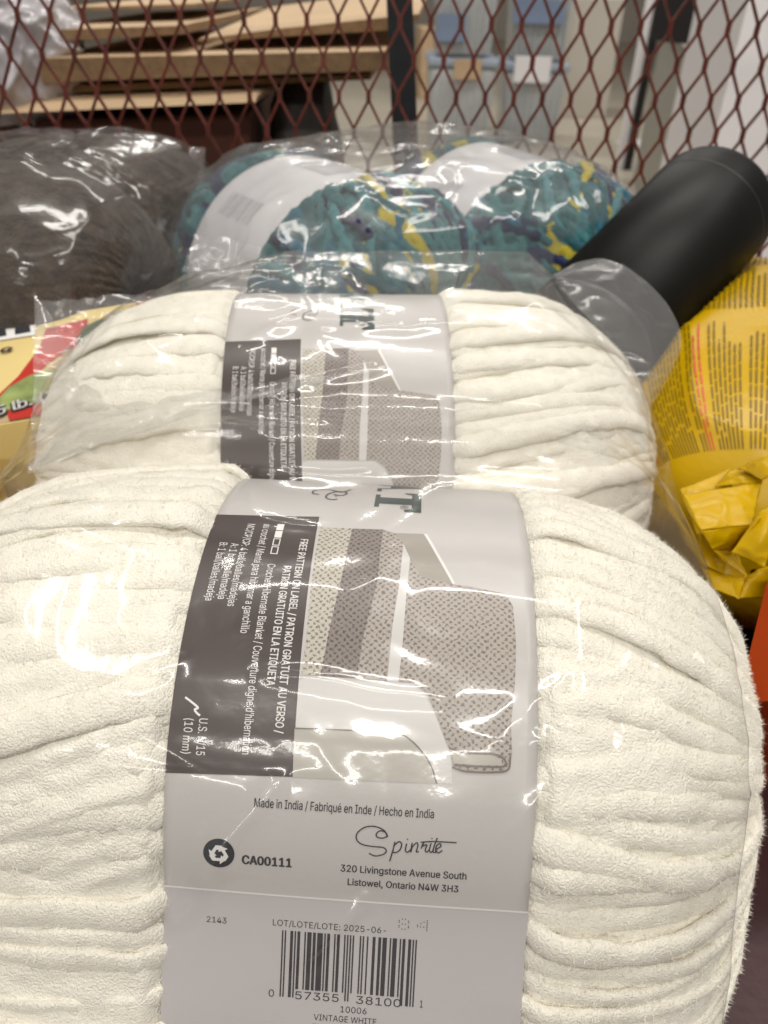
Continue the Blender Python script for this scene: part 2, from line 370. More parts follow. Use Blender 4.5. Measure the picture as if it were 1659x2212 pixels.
def build_label(sk, parent, toff, sL=LAB_L, sR=LAB_R, material=None, seam=True):
    T0 = np.interp(math.radians(-178), sk.ps, sk.T); T1 = np.interp(math.radians(178), sk.ps, sk.T)
    a = np.linspace(sL, sR, 34); T = np.linspace(T0, T1, 260)
    A, TT = np.meshgrid(a, T, indexing='ij')
    V = sk.label_point(A, TT, 0.0)
    lb = mesh_obj('label', V.reshape(-1, 3), grid_faces(34, 260), material or M['paper'], parent)
    md = lb.modifiers.new('thickness', 'SOLIDIFY'); md.thickness = 0.0003; md.offset = -1
    return lb

def fit_map(sk, toff, pts_mm, off):
    p = np.asarray(pts_mm, float)/1000.0
    return sk.label_point(p[:, 0], p[:, 1] + toff, off)
def decal_polys(name, sk, toff, polys, material, parent, off, step=2.0, wide=True):
    """flat print: polygons in label millimetres laid on the curved paper"""
    bm = bmesh.new()
    for poly in polys:
        vs = [bm.verts.new((p[0], p[1], 0)) for p in poly]
        try: bm.faces.new(vs)
        except ValueError: pass
    zs = [v.co.y for v in bm.verts]; lo, hi = min(zs), max(zs)
    k = math.floor(lo/step)+1
    while k*step < hi:
        bmesh.ops.bisect_plane(bm, geom=bm.verts[:]+bm.edges[:]+bm.faces[:], dist=1e-6, plane_co=(0, k*step, 0), plane_no=(0, 1, 0)); k += 1
    if wide:
        xs = [v.co.x for v in bm.verts]; lo, hi = min(xs), max(xs); k = math.floor(lo/2.9)+1
        while k*2.9 < hi:
            bmesh.ops.bisect_plane(bm, geom=bm.verts[:]+bm.edges[:]+bm.faces[:], dist=1e-6, plane_co=(k*2.9, 0, 0), plane_no=(1, 0, 0)); k += 1
    bmesh.ops.triangulate(bm, faces=bm.faces[:])
    bmesh.ops.recalc_face_normals(bm, faces=bm.faces[:])
    bm.verts.index_update()
    uv = np.array([[v.co.x, v.co.y] for v in bm.verts]); faces = [[v.index for v in f.verts] for f in bm.faces]
    bm.free()
    return mesh_obj(name, fit_map(sk, toff, uv, off), faces, material, parent, True, uv)

try: FONT = bpy.data.fonts.load(bpy.utils.resource_path('LOCAL') + '/datafiles/fonts/Inter.woff2')   # Blender's own interface font
except Exception: FONT = None
def text_mesh(body, bold=0.0):
    cu = bpy.data.curves.new('t', 'FONT')
    if FONT: cu.font = FONT; cu.body = body; cu.size = 1.0; cu.offset = bold; cu.resolution_u = 3
    o = bpy.data.objects.new('t', cu); COL.objects.link(o)
    dg = bpy.context.evaluated_depsgraph_get(); ev = o.evaluated_get(dg); me = ev.to_mesh()
    v = np.array([p.co[:2] for p in me.vertices]) if len(me.vertices) else np.zeros((0, 2))
    f = [list(p.vertices) for p in me.polygons]; ev.to_mesh_clear()
    bpy.data.objects.remove(o); bpy.data.curves.remove(cu)
    return v, f
CAP = None
def text_pts(body, x0, x1, cap, base, bold=0.0):
    """text fitted between x0 and x1 with a given capital height, base line at `base`"""
    global CAP
    if CAP is None:
        hv, _ = text_mesh('H'); CAP = hv[:, 1].max()-hv[:, 1].min()
    v, f = text_mesh(body)
    v = v.copy(); lo, hi = v[:, 0].min(), v[:, 0].max()
    v[:, 0] = x0 + (v[:, 0]-lo)/(hi-lo)*(x1-x0); v[:, 1] = base + v[:, 1]*cap/CAP
    if bold:                                                # heavier strokes: printed again slightly beside
        d = bold*cap*2.2; n = len(v); sh = [(-d, 0), (d, 0), (0, d*0.6), (0, -d*0.6)]
        return np.vstack([v+np.array(q) for q in sh]), [[i+k*n for i in q] for k in range(4) for q in f]
    return v, f
def text_group(name, sk, toff, items, material, parent, off):
    VV, FF, n = [], [], 0
    for it in items:
        v, f = it; VV.append(v); FF += [[i+n for i in q] for q in f]; n += len(v)
    uv = np.vstack(VV)
    return mesh_obj(name, fit_map(sk, toff, uv, off), FF, material, parent, False)
def down(body, T0, T1, s_mid, cap, bold=0.0):
    """text reading down the label: starts at T0, ends at T1, capitals centred on s_mid"""
    v, f = text_pts(body, 0, T0-T1, cap, -cap/2, bold)
    return np.stack([s_mid + v[:, 1], T0 - v[:, 0]], -1), f
def flat(body, s0, s1, T, cap, bold=0.0):
    return text_pts(body, s0, s1, cap, T, bold)
def stroke(pts, w, n=8):
    """smooth pen stroke through points, as a list of quads"""
    p = np.asarray(pts, float); p = np.vstack([2*p[0]-p[1], p, 2*p[-1]-p[-2]]); out = []
    for i in range(1, len(p)-2):
        for t in np.linspace(0, 1, n, endpoint=False):
            a, b, c, d = p[i-1], p[i], p[i+1], p[i+2]
            out.append(0.5*((2*b)+(c-a)*t+(2*a-5*b+4*c-d)*t*t+(3*b-a-3*c+d)*t**3))
    out.append(p[-2]); q = np.array(out)
    d = np.gradient(q, axis=0); d /= np.linalg.norm(d, axis=1, keepdims=True)+1e-9
    nrm = np.stack([-d[:, 1], d[:, 0]], -1)*w/2
    v = np.vstack([q+nrm, q-nrm]); m = len(q)
    return v, [[i, i+1, m+i+1, m+i] for i in range(m-1)]
def circle(cx, cy, r, n=28): return [(cx+r*math.cos(2*math.pi*i/n), cy+r*math.sin(2*math.pi*i/n)) for i in range(n)]
def rect(x0, y0, x1, y1): return [(x0, y0), (x1, y0), (x1, y1), (x0, y1)]

def upc(digits):
    Lc = ['0001101', '0011001', '0010011', '0111101', '0100011', '0110001', '0101111', '0111011', '0110111', '0001011']
    s = '101' + ''.join(Lc[int(d)] for d in digits[:6]) + '01010'
    s += ''.join(Lc[int(d)].translate(str.maketrans('01', '10')) for d in digits[6:]) + '101'
    return s

def print_label(sk, lb, toff):
    D1, D2, D3 = 0.00010, 0.00018, 0.00026
    # brown text panel
    decal_polys('brown_panel', sk, toff, [[(-45.6, 151.4), (-12.9, 153.2), (-11.4, 70.8), (-45.6, 69.7)]], M['brown'], lb, D1+0.00004)
    items = [down("FREE PATTERN ON LABEL / PATRON GRATUIT AU VERSO /", 141.2, 81.7, -15.9, 2.25, 0.012),
             down("PATRÓN GRATUITO EN LA ETIQUETA", 130, 93.8, -19.4, 2.25, 0.012),
             down("Crochet Hibernate Blanket / Couverture digne d’hibernation", 130.5, 75.8, -24.2, 2.35),
             down("au crochet / Manta para hibernar a ganchillo", 147.6, 107.7, -28.5, 2.35),
             down("MC/CP/CP: 4 balls/balles/madejas", 147.2, 115.5, -33.5, 2.35),
             down("A: 1 ball/balle/madeja", 137.9, 117.6, -36.7, 2.35),
             down("B: 1 ball/balles/madeja", 137.9, 116.9, -40.2, 2.35),
             down("U.S. N/15", 84.2, 74.8, -36.5, 2.35), down("(10 mm)", 84.0, 75.0, -40.4, 2.35),
             stroke([(-37.6, 84.9), (-38.6, 85.6), (-39.2, 86.4), (-38.4, 86.9), (-40.2, 88.2), (-42.2, 89.4)], 0.55)]
    # difficulty pill: two filled and two hollow cells
    for k in range(4):
        T1, T0 = 148.0-3.5*k, 148.0-3.5*k-3.1
        if k < 2: items.append((np.array(rect(-25.4, T0, -23.2, T1)), [[0, 1, 2, 3]]))
        else:
            for r_ in (rect(-25.4, T0, -25.1, T1), rect(-23.5, T0, -23.2, T1), rect(-25.4, T0, -23.2, T0+0.3), rect(-25.4, T1-0.3, -23.2, T1)):
                items.append((np.array(r_), [[0, 1, 2, 3]]))
    text_group('panel_lettering', sk, toff, items, M['white_ink'], lb, D2)
    # large wordmark, reading down; the end of it shows above the panel
    tw = [[(4, 170.6), (4, 164.6), (16.4, 164.6), (16.4, 161.8), (14.0, 160.6), (14.0, 159.2), (19.6, 159.2), (19.6, 177.0), (14.0, 177.0), (14.0, 175.6), (16.4, 174.4), (16.4, 170.6)],
          rect(4, 161.8, 5.6, 164.6), rect(4, 170.6, 5.6, 173.4)]
    aw = [[(4, 182.2), (6.2, 182.2), (19.6, 187.0), (19.6, 190.5), (6.2, 195.2), (4, 195.2), (4, 192.4), (8.6, 191.2), (8.6, 184.4), (4, 183.0)], rect(4, 178.0, 5.6, 182.2)]
    decal_polys('wordmark_ending', sk, toff, tw+aw, M['ink_green'], lb, D1)
    text_group('wordmark', sk, toff, [down("BERN", 244, 197, 11.8, 15.6, 0.035)], M['ink_green'], lb, D1)
    st = [stroke([(-8.6, 166.5), (-10.5, 165.8), (-12.6, 167.5), (-12.0, 171.5), (-9.0, 174.5), (-6.0, 173.2), (-7.5, 170.2), (-10.5, 170.8)], 0.55),
          stroke([(-5.0, 178.0), (-8.0, 174.0), (-13.0, 176.5), (-17.2, 174.6), (-17.6, 171.2), (-15.4, 170.2)], 0.55),
          down("TM", 170.6, 168.6, -9.4, 0.9), down("R", 163.0, 161.9, 14.0, 1.3)]
    ring = circle(14.0, 162.4, 1.35); ring2 = circle(14.0, 162.4, 1.12); m = len(ring)
    st.append((np.array(ring+ring2), [[i, (i+1) % m, m+(i+1) % m, m+i] for i in range(m)]))
    text_group('script_mark', sk, toff, st, M['ink'], lb, D2)
    # sofa with the crocheted throw
    pic = dict(
        sofa_back=([(-12.5, 95.4), (-9.2, 96.5), (3.7, 96.2), (18.2, 96.5), (20.8, 94.9), (23.0, 92.9), (26.0, 87.7), (28.7, 81.8), (30.2, 77.9), (30.8, 71.6), (19.2, 71.3), (-11.4, 70.8)], 'sofa', D1),
        cushion=([(-11.8, 83.1), (6.0, 83.5), (15.7, 83.3), (18.9, 82.2), (22.2, 79.4), (25.1, 75.6), (26.7, 71.5), (6.7, 71.0), (-11.4, 70.8)], 'cushion', D2),
        sofa_arm=([(10.8, 146.5), (20.6, 147.0), (24.7, 137.2), (29.4, 127.0), (22.5, 128.1), (19.8, 129.2), (16.7, 135.7), (14.4, 141.7)], 'arm', D1),
        sofa_edge=([(20.6, 147.0), (21.6, 147.0), (25.6, 137.4), (30.2, 127.0), (29.4, 127.0), (24.7, 137.2)], 'white_ink', D1),
        throw_light=([(-11.9, 147.2), (-1.8, 147.5), (-3.0, 127.1), (-5.1, 107.8), (-6.1, 97.2), (-11.3, 97.1), (-11.1, 107.4), (-11.7, 128.4)], 'cr_light', D2),
        throw_dark=([(-1.8, 147.5), (7.9, 147.9), (7.4, 125.0), (4.8, 108.4), (3.7, 97.0), (-6.1, 97.2), (-5.1, 107.8), (-3.0, 127.1)], 'cr_dark', D2),
        throw_mid=([(7.9, 147.9), (11.7, 146.3), (14.5, 141.5), (13.9, 125.5), (12.7, 111.9), (12.2, 96.8), (3.7, 97.0), (4.8, 108.4), (7.4, 125.0)], 'cr_mid', D2),
        throw_ridge=([(14.5, 141.5), (16.7, 135.5), (16.2, 123.8), (15.8, 106.0), (15.2, 96.8), (12.2, 96.8), (12.7, 111.9), (13.9, 125.5)], 'sofa', D2),
        throw_shade=([(16.7, 135.5), (19.8, 128.7), (20.5, 118.9), (19.9, 101.9), (19.1, 96.7), (15.2, 96.8), (15.8, 106.0), (16.2, 123.8)], 'cr_mid', D2),
        throw_lobe=([(19.8, 128.7), (29.4, 126.8), (35.5, 126.2), (44.5, 124.8), (46.7, 121.0), (47.3, 109.4), (46.8, 97.8), (45.8, 87.5), (46.3, 80.2), (45.8, 76.2), (42.4, 75.5), (34.1, 75.1), (30.7, 75.9), (30.2, 79.2), (28.6, 82.5), (26.0, 88.4), (22.9, 94.3), (19.1, 96.7), (19.9, 101.9), (20.5, 118.9)], 'cr_lobe', D2),
        throw_fold=([(29.8, 80.2), (34.0, 79.3), (40.8, 79.4), (43.5, 78.6), (43.7, 77.0), (37.5, 76.7), (31.0, 76.8)], 'cushion', D3))
    for n, (p, k, d) in pic.items(): decal_polys(n, sk, toff, [p], M[k], lb, d)
    text_group('throw_outline', sk, toff, [stroke([(29.6, 80.6), (34.0, 79.7), (40.8, 79.8), (44.0, 78.8), (44.2, 76.8), (37.5, 76.4), (31.0, 76.4)], 0.5),
               stroke([(30.6, 75.8), (34.5, 74.9), (42.4, 75.2), (45.4, 76.2), (45.8, 79.5)], 0.5), stroke([(-11.8, 83.2), (6.0, 83.6), (15.7, 83.4), (18.9, 82.3), (22.2, 79.5), (25.1, 75.7), (26.7, 71.5)], 0.35)], M['fold_line'], lb, D3+0.00006)
    # lower lettering
    items = [flat("Made in India / Fabriqué en Inde / Hecho en India", -21.2, 26.4, 62.4, 2.3, 0.004),
             flat("CA00111", -24.0, -10.8, 46.2, 2.5, 0.03),
             flat("320 Livingstone Avenue South", 2.5, 35.9, 46.0, 2.0, 0.012), flat("Listowel, Ontario N4W 3H3", 4.5, 34.0, 42.0, 2.0, 0.012),
             flat("2143", -33.8, -28.3, 27.2, 1.7), flat("LOT/LOTE/LOTE: 2025-06-", -15.5, 15.4, 27.9, 1.8),
             flat("0", -15.9, -14.4, 7.4, 2.0), flat("57355", -8.6, 3.4, 7.2, 2.2), flat("38100", 8.2, 20.4, 7.2, 2.2), flat("1", 25.6, 26.4, 7.6, 2.0),
             flat("10006", 4.0, 11.2, 4.4, 1.7), flat("VINTAGE WHITE", -3.2, 14.0, 1.6, 1.7), flat("BLANC VIEILLOT", -3.4, 14.2, -1.2, 1.7), flat("BLANCO", -4.0, 4.6, -4.0, 1.7)]
    text_group('lower_lettering', sk, toff, items, M['ink'], lb, D2)
    # maker's script signature
    S = [[(14.65, 56.94), (13.37, 56.28), (11.77, 56.45), (11.58, 57.44), (12.65, 58.23), (14.05, 57.75), (14.38, 56.78), (13.61, 58.29), (11.14, 59.26), (8.4, 58.86), (6.47, 57.16), (6.41, 55.35), (7.92, 54.15), (10.71, 53.77), (13.49, 53.67), (14.36, 52.78), (13.58, 51.76), (11.53, 51.16), (9.76, 51.78)],
         [(16.52, 55.49), (16.2, 53.5), (15.4, 49.95)], [(16.16, 54.23), (17.55, 55.56), (18.34, 54.89), (17.87, 53.25), (16.67, 52.43), (15.96, 52.82)],
         [(19.64, 55.2), (19.39, 53.36), (19.97, 52.81), (20.76, 53.6)], [(21.07, 55.52), (20.8, 52.87), (21.26, 54.52), (22.31, 55.6), (22.63, 54.76), (22.3, 53.13), (22.99, 53.18)],
         [(23.49, 54.09), (24.1, 55.73), (23.74, 54.76), (24.95, 55.21), (24.62, 53.73), (25.06, 53.18), (25.58, 53.8)], [(26.03, 55.72), (25.72, 53.81), (26.17, 53.19), (26.82, 53.89)],
         [(27.6, 57.27), (26.68, 53.88), (27.13, 53.18), (27.79, 53.82)], [(23.27, 55.82), (26.83, 56.21), (32.74, 56.27)],
         [(27.5, 54.09), (28.68, 55.04), (28.37, 55.74), (27.58, 55.11), (27.37, 53.79), (28.1, 53.18), (29.16, 53.91)], [(19.7, 56.3), (19.9, 56.5)], [(26.1, 56.9), (26.3, 57.1)]]
    text_group('maker_signature', sk, toff, [stroke(p, 0.36) for p in S], M['ink'], lb, D2)
    # recycling disc with three folded arrows
    decal_polys('recycling_disc', sk, toff, [circle(-30.4, 48.7, 4.25, 40)], M['slate'], lb, D1)
    arrows = []
    for k in range(3):
        a = math.radians(90+120*k)
        def rot(x, y): return (-30.4 + x*math.cos(a)-y*math.sin(a), 48.5 + x*math.sin(a)+y*math.cos(a))
        arrows.append([rot(*p) for p in [(2.55, -0.85), (2.55, 0.85), (1.45, 1.45), (1.25, 0.3), (1.25, -0.4)]])
        arrows.append([rot(*p) for p in [(2.35, 1.0), (0.75, 1.95), (1.25, 2.75), (-0.75, 2.35), (-0.45, 0.55), (0.15, 1.2), (1.4, 0.55)]])
    decal_polys('recycling_arrows', sk, toff, arrows, M['white_ink'], lb, D2)
    # bar code
    bits = upc('057355381001'); w = 36.8/len(bits); bars = []; i = 0
    while i < len(bits):
        if bits[i] == '1':
            j = i
            while j < len(bits) and bits[j] == '1': j += 1
            long = i < 10 or i > 84 or 44 < i < 50
            bars.append(rect(-12.9+i*w, 7.6 if long else 10.0, -12.9+j*w, 26.7)); i = j
        else: i += 1
    decal_polys('bar_code', sk, toff, bars, M['ink'], lb, D2, 2.5, False)
    dots = []
    glyph = {'8': ["0110", "1001", "1001", "0110", "1001", "1001", "0110"], '4': ["0001", "0011", "0101", "1001", "1111", "0001", "0001"]}
    for g, s0 in (('8', 18.8), ('4', 23.8)):
        for r_, row in enumerate(glyph[g]):
            for c_, b_ in enumerate(row):
                if b_ == '1': dots.append(circle(s0+c_*0.85, 32.6-r_*0.5, 0.16, 8))
    decal_polys('stamped_lot', sk, toff, dots, M['ink'], lb, D2, 5, False)
    # the paper laps over itself here
    T = np.linspace(-70, 37.0, 90); a = np.linspace(LAB_L*1000-0.15, LAB_R*1000+0.1, 24)
    A, TT = np.meshgrid(a, T, indexing='ij')
    V = fit_map(sk, toff, np.stack([A.ravel(), TT.ravel()], -1), 0.00004)
    o = mesh_obj('paper_lap', V, grid_faces(24, 90), M['paper_pale'], lb)
    a = np.linspace(LAB_L*1000, LAB_R*1000, 24); A, TT = np.meshgrid(a, np.array([36.75, 37.3]), indexing='ij')
    mesh_obj('lap_edge', fit_map(sk, toff, np.stack([A.ravel(), TT.ravel()], -1), 0.00012), grid_faces(24, 2), M['white_ink'], lb)

# ------------------------------------------------------------------ clear bags
def hull_planes(pts):
    bm = bmesh.new()
    for p in pts: bm.verts.new(p)
    bmesh.ops.convex_hull(bm, input=bm.verts[:])
    bm.faces.ensure_lookup_table()
    pl = [(np.array(f.normal), np.array(f.verts[0].co)) for f in bm.faces]
    bm.free(); return pl
def film_bag(name, pts, parent, material, n=(300, 420), off=0.002, wr=1.0, seed=1, sag=None, zmin=0.001, loose=None, segs=None):
    """closed film stretched over the contents, with tension folds and creases"""
    pts = np.asarray(pts); c = pts.mean(0); c = (pts.max(0)+pts.min(0))/2
    pl = hull_planes(pts)
    Nn = np.array([p[0] for p in pl]); Dd = np.array([np.dot(p[0], p[1]-c) for p in pl])
    flip = Dd < 0; Nn[flip] *= -1; Dd[flip] *= -1
    ext = (pts.max(0)-pts.min(0))/2
    th = np.linspace(0.02, math.pi-0.02, n[0]); ph = np.linspace(0, 2*math.pi, n[1], endpoint=False)
    TH, PH = np.meshgrid(th, ph, indexing='ij')
    D = np.stack([np.cos(TH), np.sin(TH)*np.cos(PH), np.sin(TH)*np.sin(PH)], -1)*ext      # poles at both ends in x
    D /= np.linalg.norm(D, axis=-1, keepdims=True)
    Df = D.reshape(-1, 3); rho = np.full(len(Df), 1e9)
    for k in range(len(Nn)):
        d = Df@Nn[k]; ok = d > 1e-5
        rho[ok] = np.minimum(rho[ok], Dd[k]/d[ok])
    rho = rho.reshape(TH.shape)
    for _ in range(3):                                          # round the facets a little
        r2 = (np.roll(rho, 1, 1)+np.roll(rho, -1, 1))/2; r2[1:-1] = (r2[1:-1] + (rho[2:]+rho[:-2])/2)/2; rho = np.maximum(rho, r2)*0.5+r2*0.5
    P = c + D*(rho + off)[..., None]
    if sag is not None: P = sag(P)
    if loose is not None: P = loose(P)
    dP0 = np.gradient(P, axis=0); dP1 = (np.roll(P, -1, 1)-np.roll(P, 1, 1))/2
    N = np.cross(dP0, dP1); N /= np.linalg.norm(N, axis=-1, keepdims=True)+1e-12
    if np.mean(np.sum(N*D, -1)) < 0: N = -N
    P = P + N*wrinkle(P, seed, wr)[..., None]
    if segs is not None: P = P + N*crease(P, segs)[..., None]
    P[..., 2] = np.maximum(P[..., 2], zmin)
    V = P.reshape(-1, 3)
    return mesh_obj(name, V, grid_faces(n[0], n[1], True), material, parent)
def crease(P, segs):
    h = np.zeros(P.shape[:-1])
    for a, b, am, w in segs:
        # a and b give where the fold runs over the bag; it follows the film between them
        o_ = np.array([0, 0, CAMZ]); a = np.asarray(a)-o_; b = np.asarray(b)-o_; q = P-o_
        nn = np.cross(a, b); nn /= np.linalg.norm(nn); d = b-a; e = np.cross(nn, a/np.linalg.norm(a))
        ang = np.arctan2(q@e, q@(a/np.linalg.norm(a))); t = ang/np.arctan2(b@e, b@(a/np.linalg.norm(a)))
        dist = np.abs(q@nn + 0.0016*(vnoise(P*60, 3)-0.5)) + np.maximum(0, np.maximum(-t, t-1))*np.linalg.norm(d)
        t = np.clip(t, 0, 1)
        h += am*np.exp(-(dist/w)**2)*(0.35+0.65*np.sin(np.pi*np.clip(t, 0.02, 0.98)))*(0.5+vnoise(P*120, 8))
    return h
def wrinkle(P, seed, a=1.0):
    q = P*np.array([24, 24, 24]) + seed*5.3
    warp = np.stack([vnoise(q, seed)-0.5, vnoise(q+9, seed+1)-0.5, vnoise(q+19, seed+2)-0.5], -1)
    h = 0
    for k, (sx, sy, sz, am, pw) in enumerate([(16, 55, 55, 0.0016, 3), (60, 22, 40, 0.0013, 3), (38, 90, 60, 0.0008, 2.5), (130, 95, 110, 0.00012, 2)]):
        m = vnoise(P*np.array([sx, sy, sz]) + warp*2.2 + k*11.7 + seed, seed+k*5)
        rid = (1-np.abs(2*m-1))**pw
        gate = sstep(0.42, 0.72, vnoise(P*26 + k*31 + seed, seed+40+k))
        h = h + am*rid*gate
    return a*(h + 0.0008*(vnoise(P*30+seed, seed+60)-0.5))
def sheet(name, corners, parent, material, n=(60, 60), seed=3, amp=0.003, bulge=None, freq=30):
    """loose film flap between four corners (a00, a10, a11, a01)"""
    a, b, c, d = [np.asarray(p, float) for p in corners]
    U, Vv = np.meshgrid(np.linspace(0, 1, n[0]), np.linspace(0, 1, n[1]), indexing='ij'); U = U[..., None]; Vv = Vv[..., None]
    P = a*(1-U)*(1-Vv)+b*U*(1-Vv)+c*U*Vv+d*(1-U)*Vv
    nr = np.cross(b-a, d-a); nr /= np.linalg.norm(nr)+1e-9
    h = amp*2*(vnoise(P*freq+seed, seed)-0.5) + amp*0.7*((1-np.abs(2*vnoise(P*freq*2.3+seed, seed+4)-1))**3)
    if bulge is not None: h = h + bulge*np.sin(np.pi*U[..., 0])*np.sin(np.pi*Vv[..., 0])
    P = P + nr*h[..., None]
    return mesh_obj(name, P.reshape(-1, 3), grid_faces(*n), material, parent)
def ellipsoid_pts(c, r, axis_yaw=0.0, e=0.75, n=(11, 18)):
    out = []
    for i in range(n[0]):
        t = -1+2*i/(n[0]-1); x = r[0]*t; k = math.sqrt(max(0, 1-abs(t)**3.6))
        for j in range(n[1]):
            p = 2*math.pi*j/n[1]; q = np.array([x, r[1]*k*math.cos(p), r[2]*k*math.sin(p)])
            ca, sa = math.cos(axis_yaw), math.sin(axis_yaw)
            out.append((c[0]+ca*q[0]-sa*q[1], c[1]+sa*q[0]+ca*q[1], c[2]+q[2]))
    return out
#BUILD#
# ------------------------------------------------------------------ the setting
def box_mesh(size, bevel=0.0, seg=2, wav=0.0, seed=0):
    bm = bmesh.new(); bmesh.ops.create_cube(bm, size=1.0)
    for v in bm.verts: v.co = Vector((v.co.x*size[0], v.co.y*size[1], v.co.z*size[2]))
    if bevel: bmesh.ops.bevel(bm, geom=bm.edges[:], offset=bevel, segments=seg, profile=0.5, affect='EDGES')
    bm.verts.index_update()
    V = np.array([v.co[:] for v in bm.verts]); F = [[v.index for v in f.verts] for f in bm.faces]; bm.free()
    return V, F
def box(name, loc, size, material, parent=None, rot=(0, 0, 0), bevel=0.0, **kw):
    V, F = box_mesh(size, bevel)
    o = mesh_obj(name, V, F, material, parent, False)
    o.location = loc; o.rotation_euler = rot
    return tag(o, **kw)
def prism(name, front, back, material, parent=None, **kw):
    """solid with a front and a back outline of the same number of corners"""
    n = len(front); V = list(front)+list(back)
    F = [list(range(n))[::-1], list(range(n, 2*n))] + [[i, (i+1) % n, n+(i+1) % n, n+i] for i in range(n)]
    bm = bmesh.new(); vs = [bm.verts.new(tuple(map(float, v))) for v in V]
    for f in F: bm.faces.new([vs[i] for i in f])
    bmesh.ops.recalc_face_normals(bm, faces=bm.faces[:]); bm.verts.index_update()
    V = np.array([v.co[:] for v in bm.verts]); F = [[v.index for v in f.verts] for f in bm.faces]; bm.free()
    return tag(mesh_obj(name, V, F, material, parent, False), **kw)

M['floor'] = mat('beige_floor', (0.42, 0.38, 0.31), 0.35, 0.10, 1.6, 0.0)
M['wall'] = mat('cream_wall', (0.55, 0.51, 0.45), 0.8, 0.05, 2.0)
M['kraft'] = mat('kraft_board', (0.50, 0.36, 0.22), 0.85, 0.10, 14, 0.0004, 60)
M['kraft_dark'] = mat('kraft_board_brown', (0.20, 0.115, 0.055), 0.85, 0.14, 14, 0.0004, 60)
M['kraft_shaded'] = mat('kraft_board_shaded', (0.26, 0.165, 0.085), 0.9, 0.25, 120, 0.0006, 200)  # darker kraft: shade painted into the colour of the boards' upright faces
M['kraft_red'] = mat('red_brown_board', (0.085, 0.028, 0.016), 0.8, 0.15, 14, 0.0004, 60)
M['grey_bag'] = mat('charcoal_sack', (0.05, 0.043, 0.037), 0.6, 0.2, 20, 0.002, 40)
M['white_paint'] = mat('white_enamel', (0.84, 0.82, 0.84), 0.4, 0.03, 4)
M['grey_paint'] = mat('grey_enamel', (0.30, 0.29, 0.25), 0.5, 0.06, 6)
M['dark_plastic'] = mat('dark_plastic', (0.02, 0.018, 0.02), 0.35, 0.1, 20)
M['blue_lid'] = mat('pale_blue_plastic', (0.34, 0.39, 0.47), 0.4, 0.08, 6)
M['blue_card'] = mat('blue_card', (0.19, 0.25, 0.37), 0.5, 0.15, 5)
M['tote'] = mat('frosted_plastic', (0.46, 0.48, 0.49), 0.25, 0.12, 9)
M['yellow'] = mat('yellow_wrap', (0.50, 0.305, 0.0003), 0.32, 0.05, 25, 0.0006, 70, spec=0.3)
M['yellow2'] = mat('yellow_carton', (0.70, 0.44, 0.01), 0.4, 0.06, 25)
M['print_olive'] = mat('olive_print', (0.19, 0.12, 0.001), 0.4, 0.1, 60, spec=0.3)
M['print_red'] = mat('red_print', (0.55, 0.07, 0.01), 0.4, 0.1, 60)
M['print_green'] = mat('green_print', (0.012, 0.06, 0.028), 0.4, 0.1, 60)
M['orange'] = mat('orange_carton', (0.23, 0.026, 0.001), 0.75, 0.06, 25, spec=0.1)
M['pkg_cream'] = mat('package_cream', (0.66, 0.52, 0.22), 0.4, 0.05, 25)
M['pkg_red'] = mat('package_red', (0.42, 0.025, 0.015), 0.4, 0.06, 25)
M['pkg_green'] = mat('package_green', (0.06, 0.11, 0.035), 0.4, 0.6, 60)
M['pkg_tan'] = mat('package_tan', (0.45, 0.33, 0.19), 0.4, 0.15, 60)
M['pkg_leaf'] = mat('package_leaf', (0.22, 0.27, 0.09), 0.4, 0.5, 90)
M['pkg_white'] = mat('package_white', (0.75, 0.74, 0.72), 0.4, 0.03, 60)

FZ = -0.58                                              # store floor
def plane(name, x0, x1, y0, y1, z, material, **kw):
    return tag(mesh_obj(name, [(x0, y0, z), (x1, y0, z), (x1, y1, z), (x0, y1, z)], [[0, 1, 2, 3]], material, None, False), **kw)
plane('floor', -9, 9, -3, 14, FZ, M['floor'], kind='structure')
prism('back_wall', [(-9, 14, FZ), (9, 14, FZ), (9, 14, 4), (-9, 14, 4)], [(-9, 14.2, FZ), (9, 14.2, FZ), (9, 14.2, 4), (-9, 14.2, 4)], M['wall'], kind='structure')

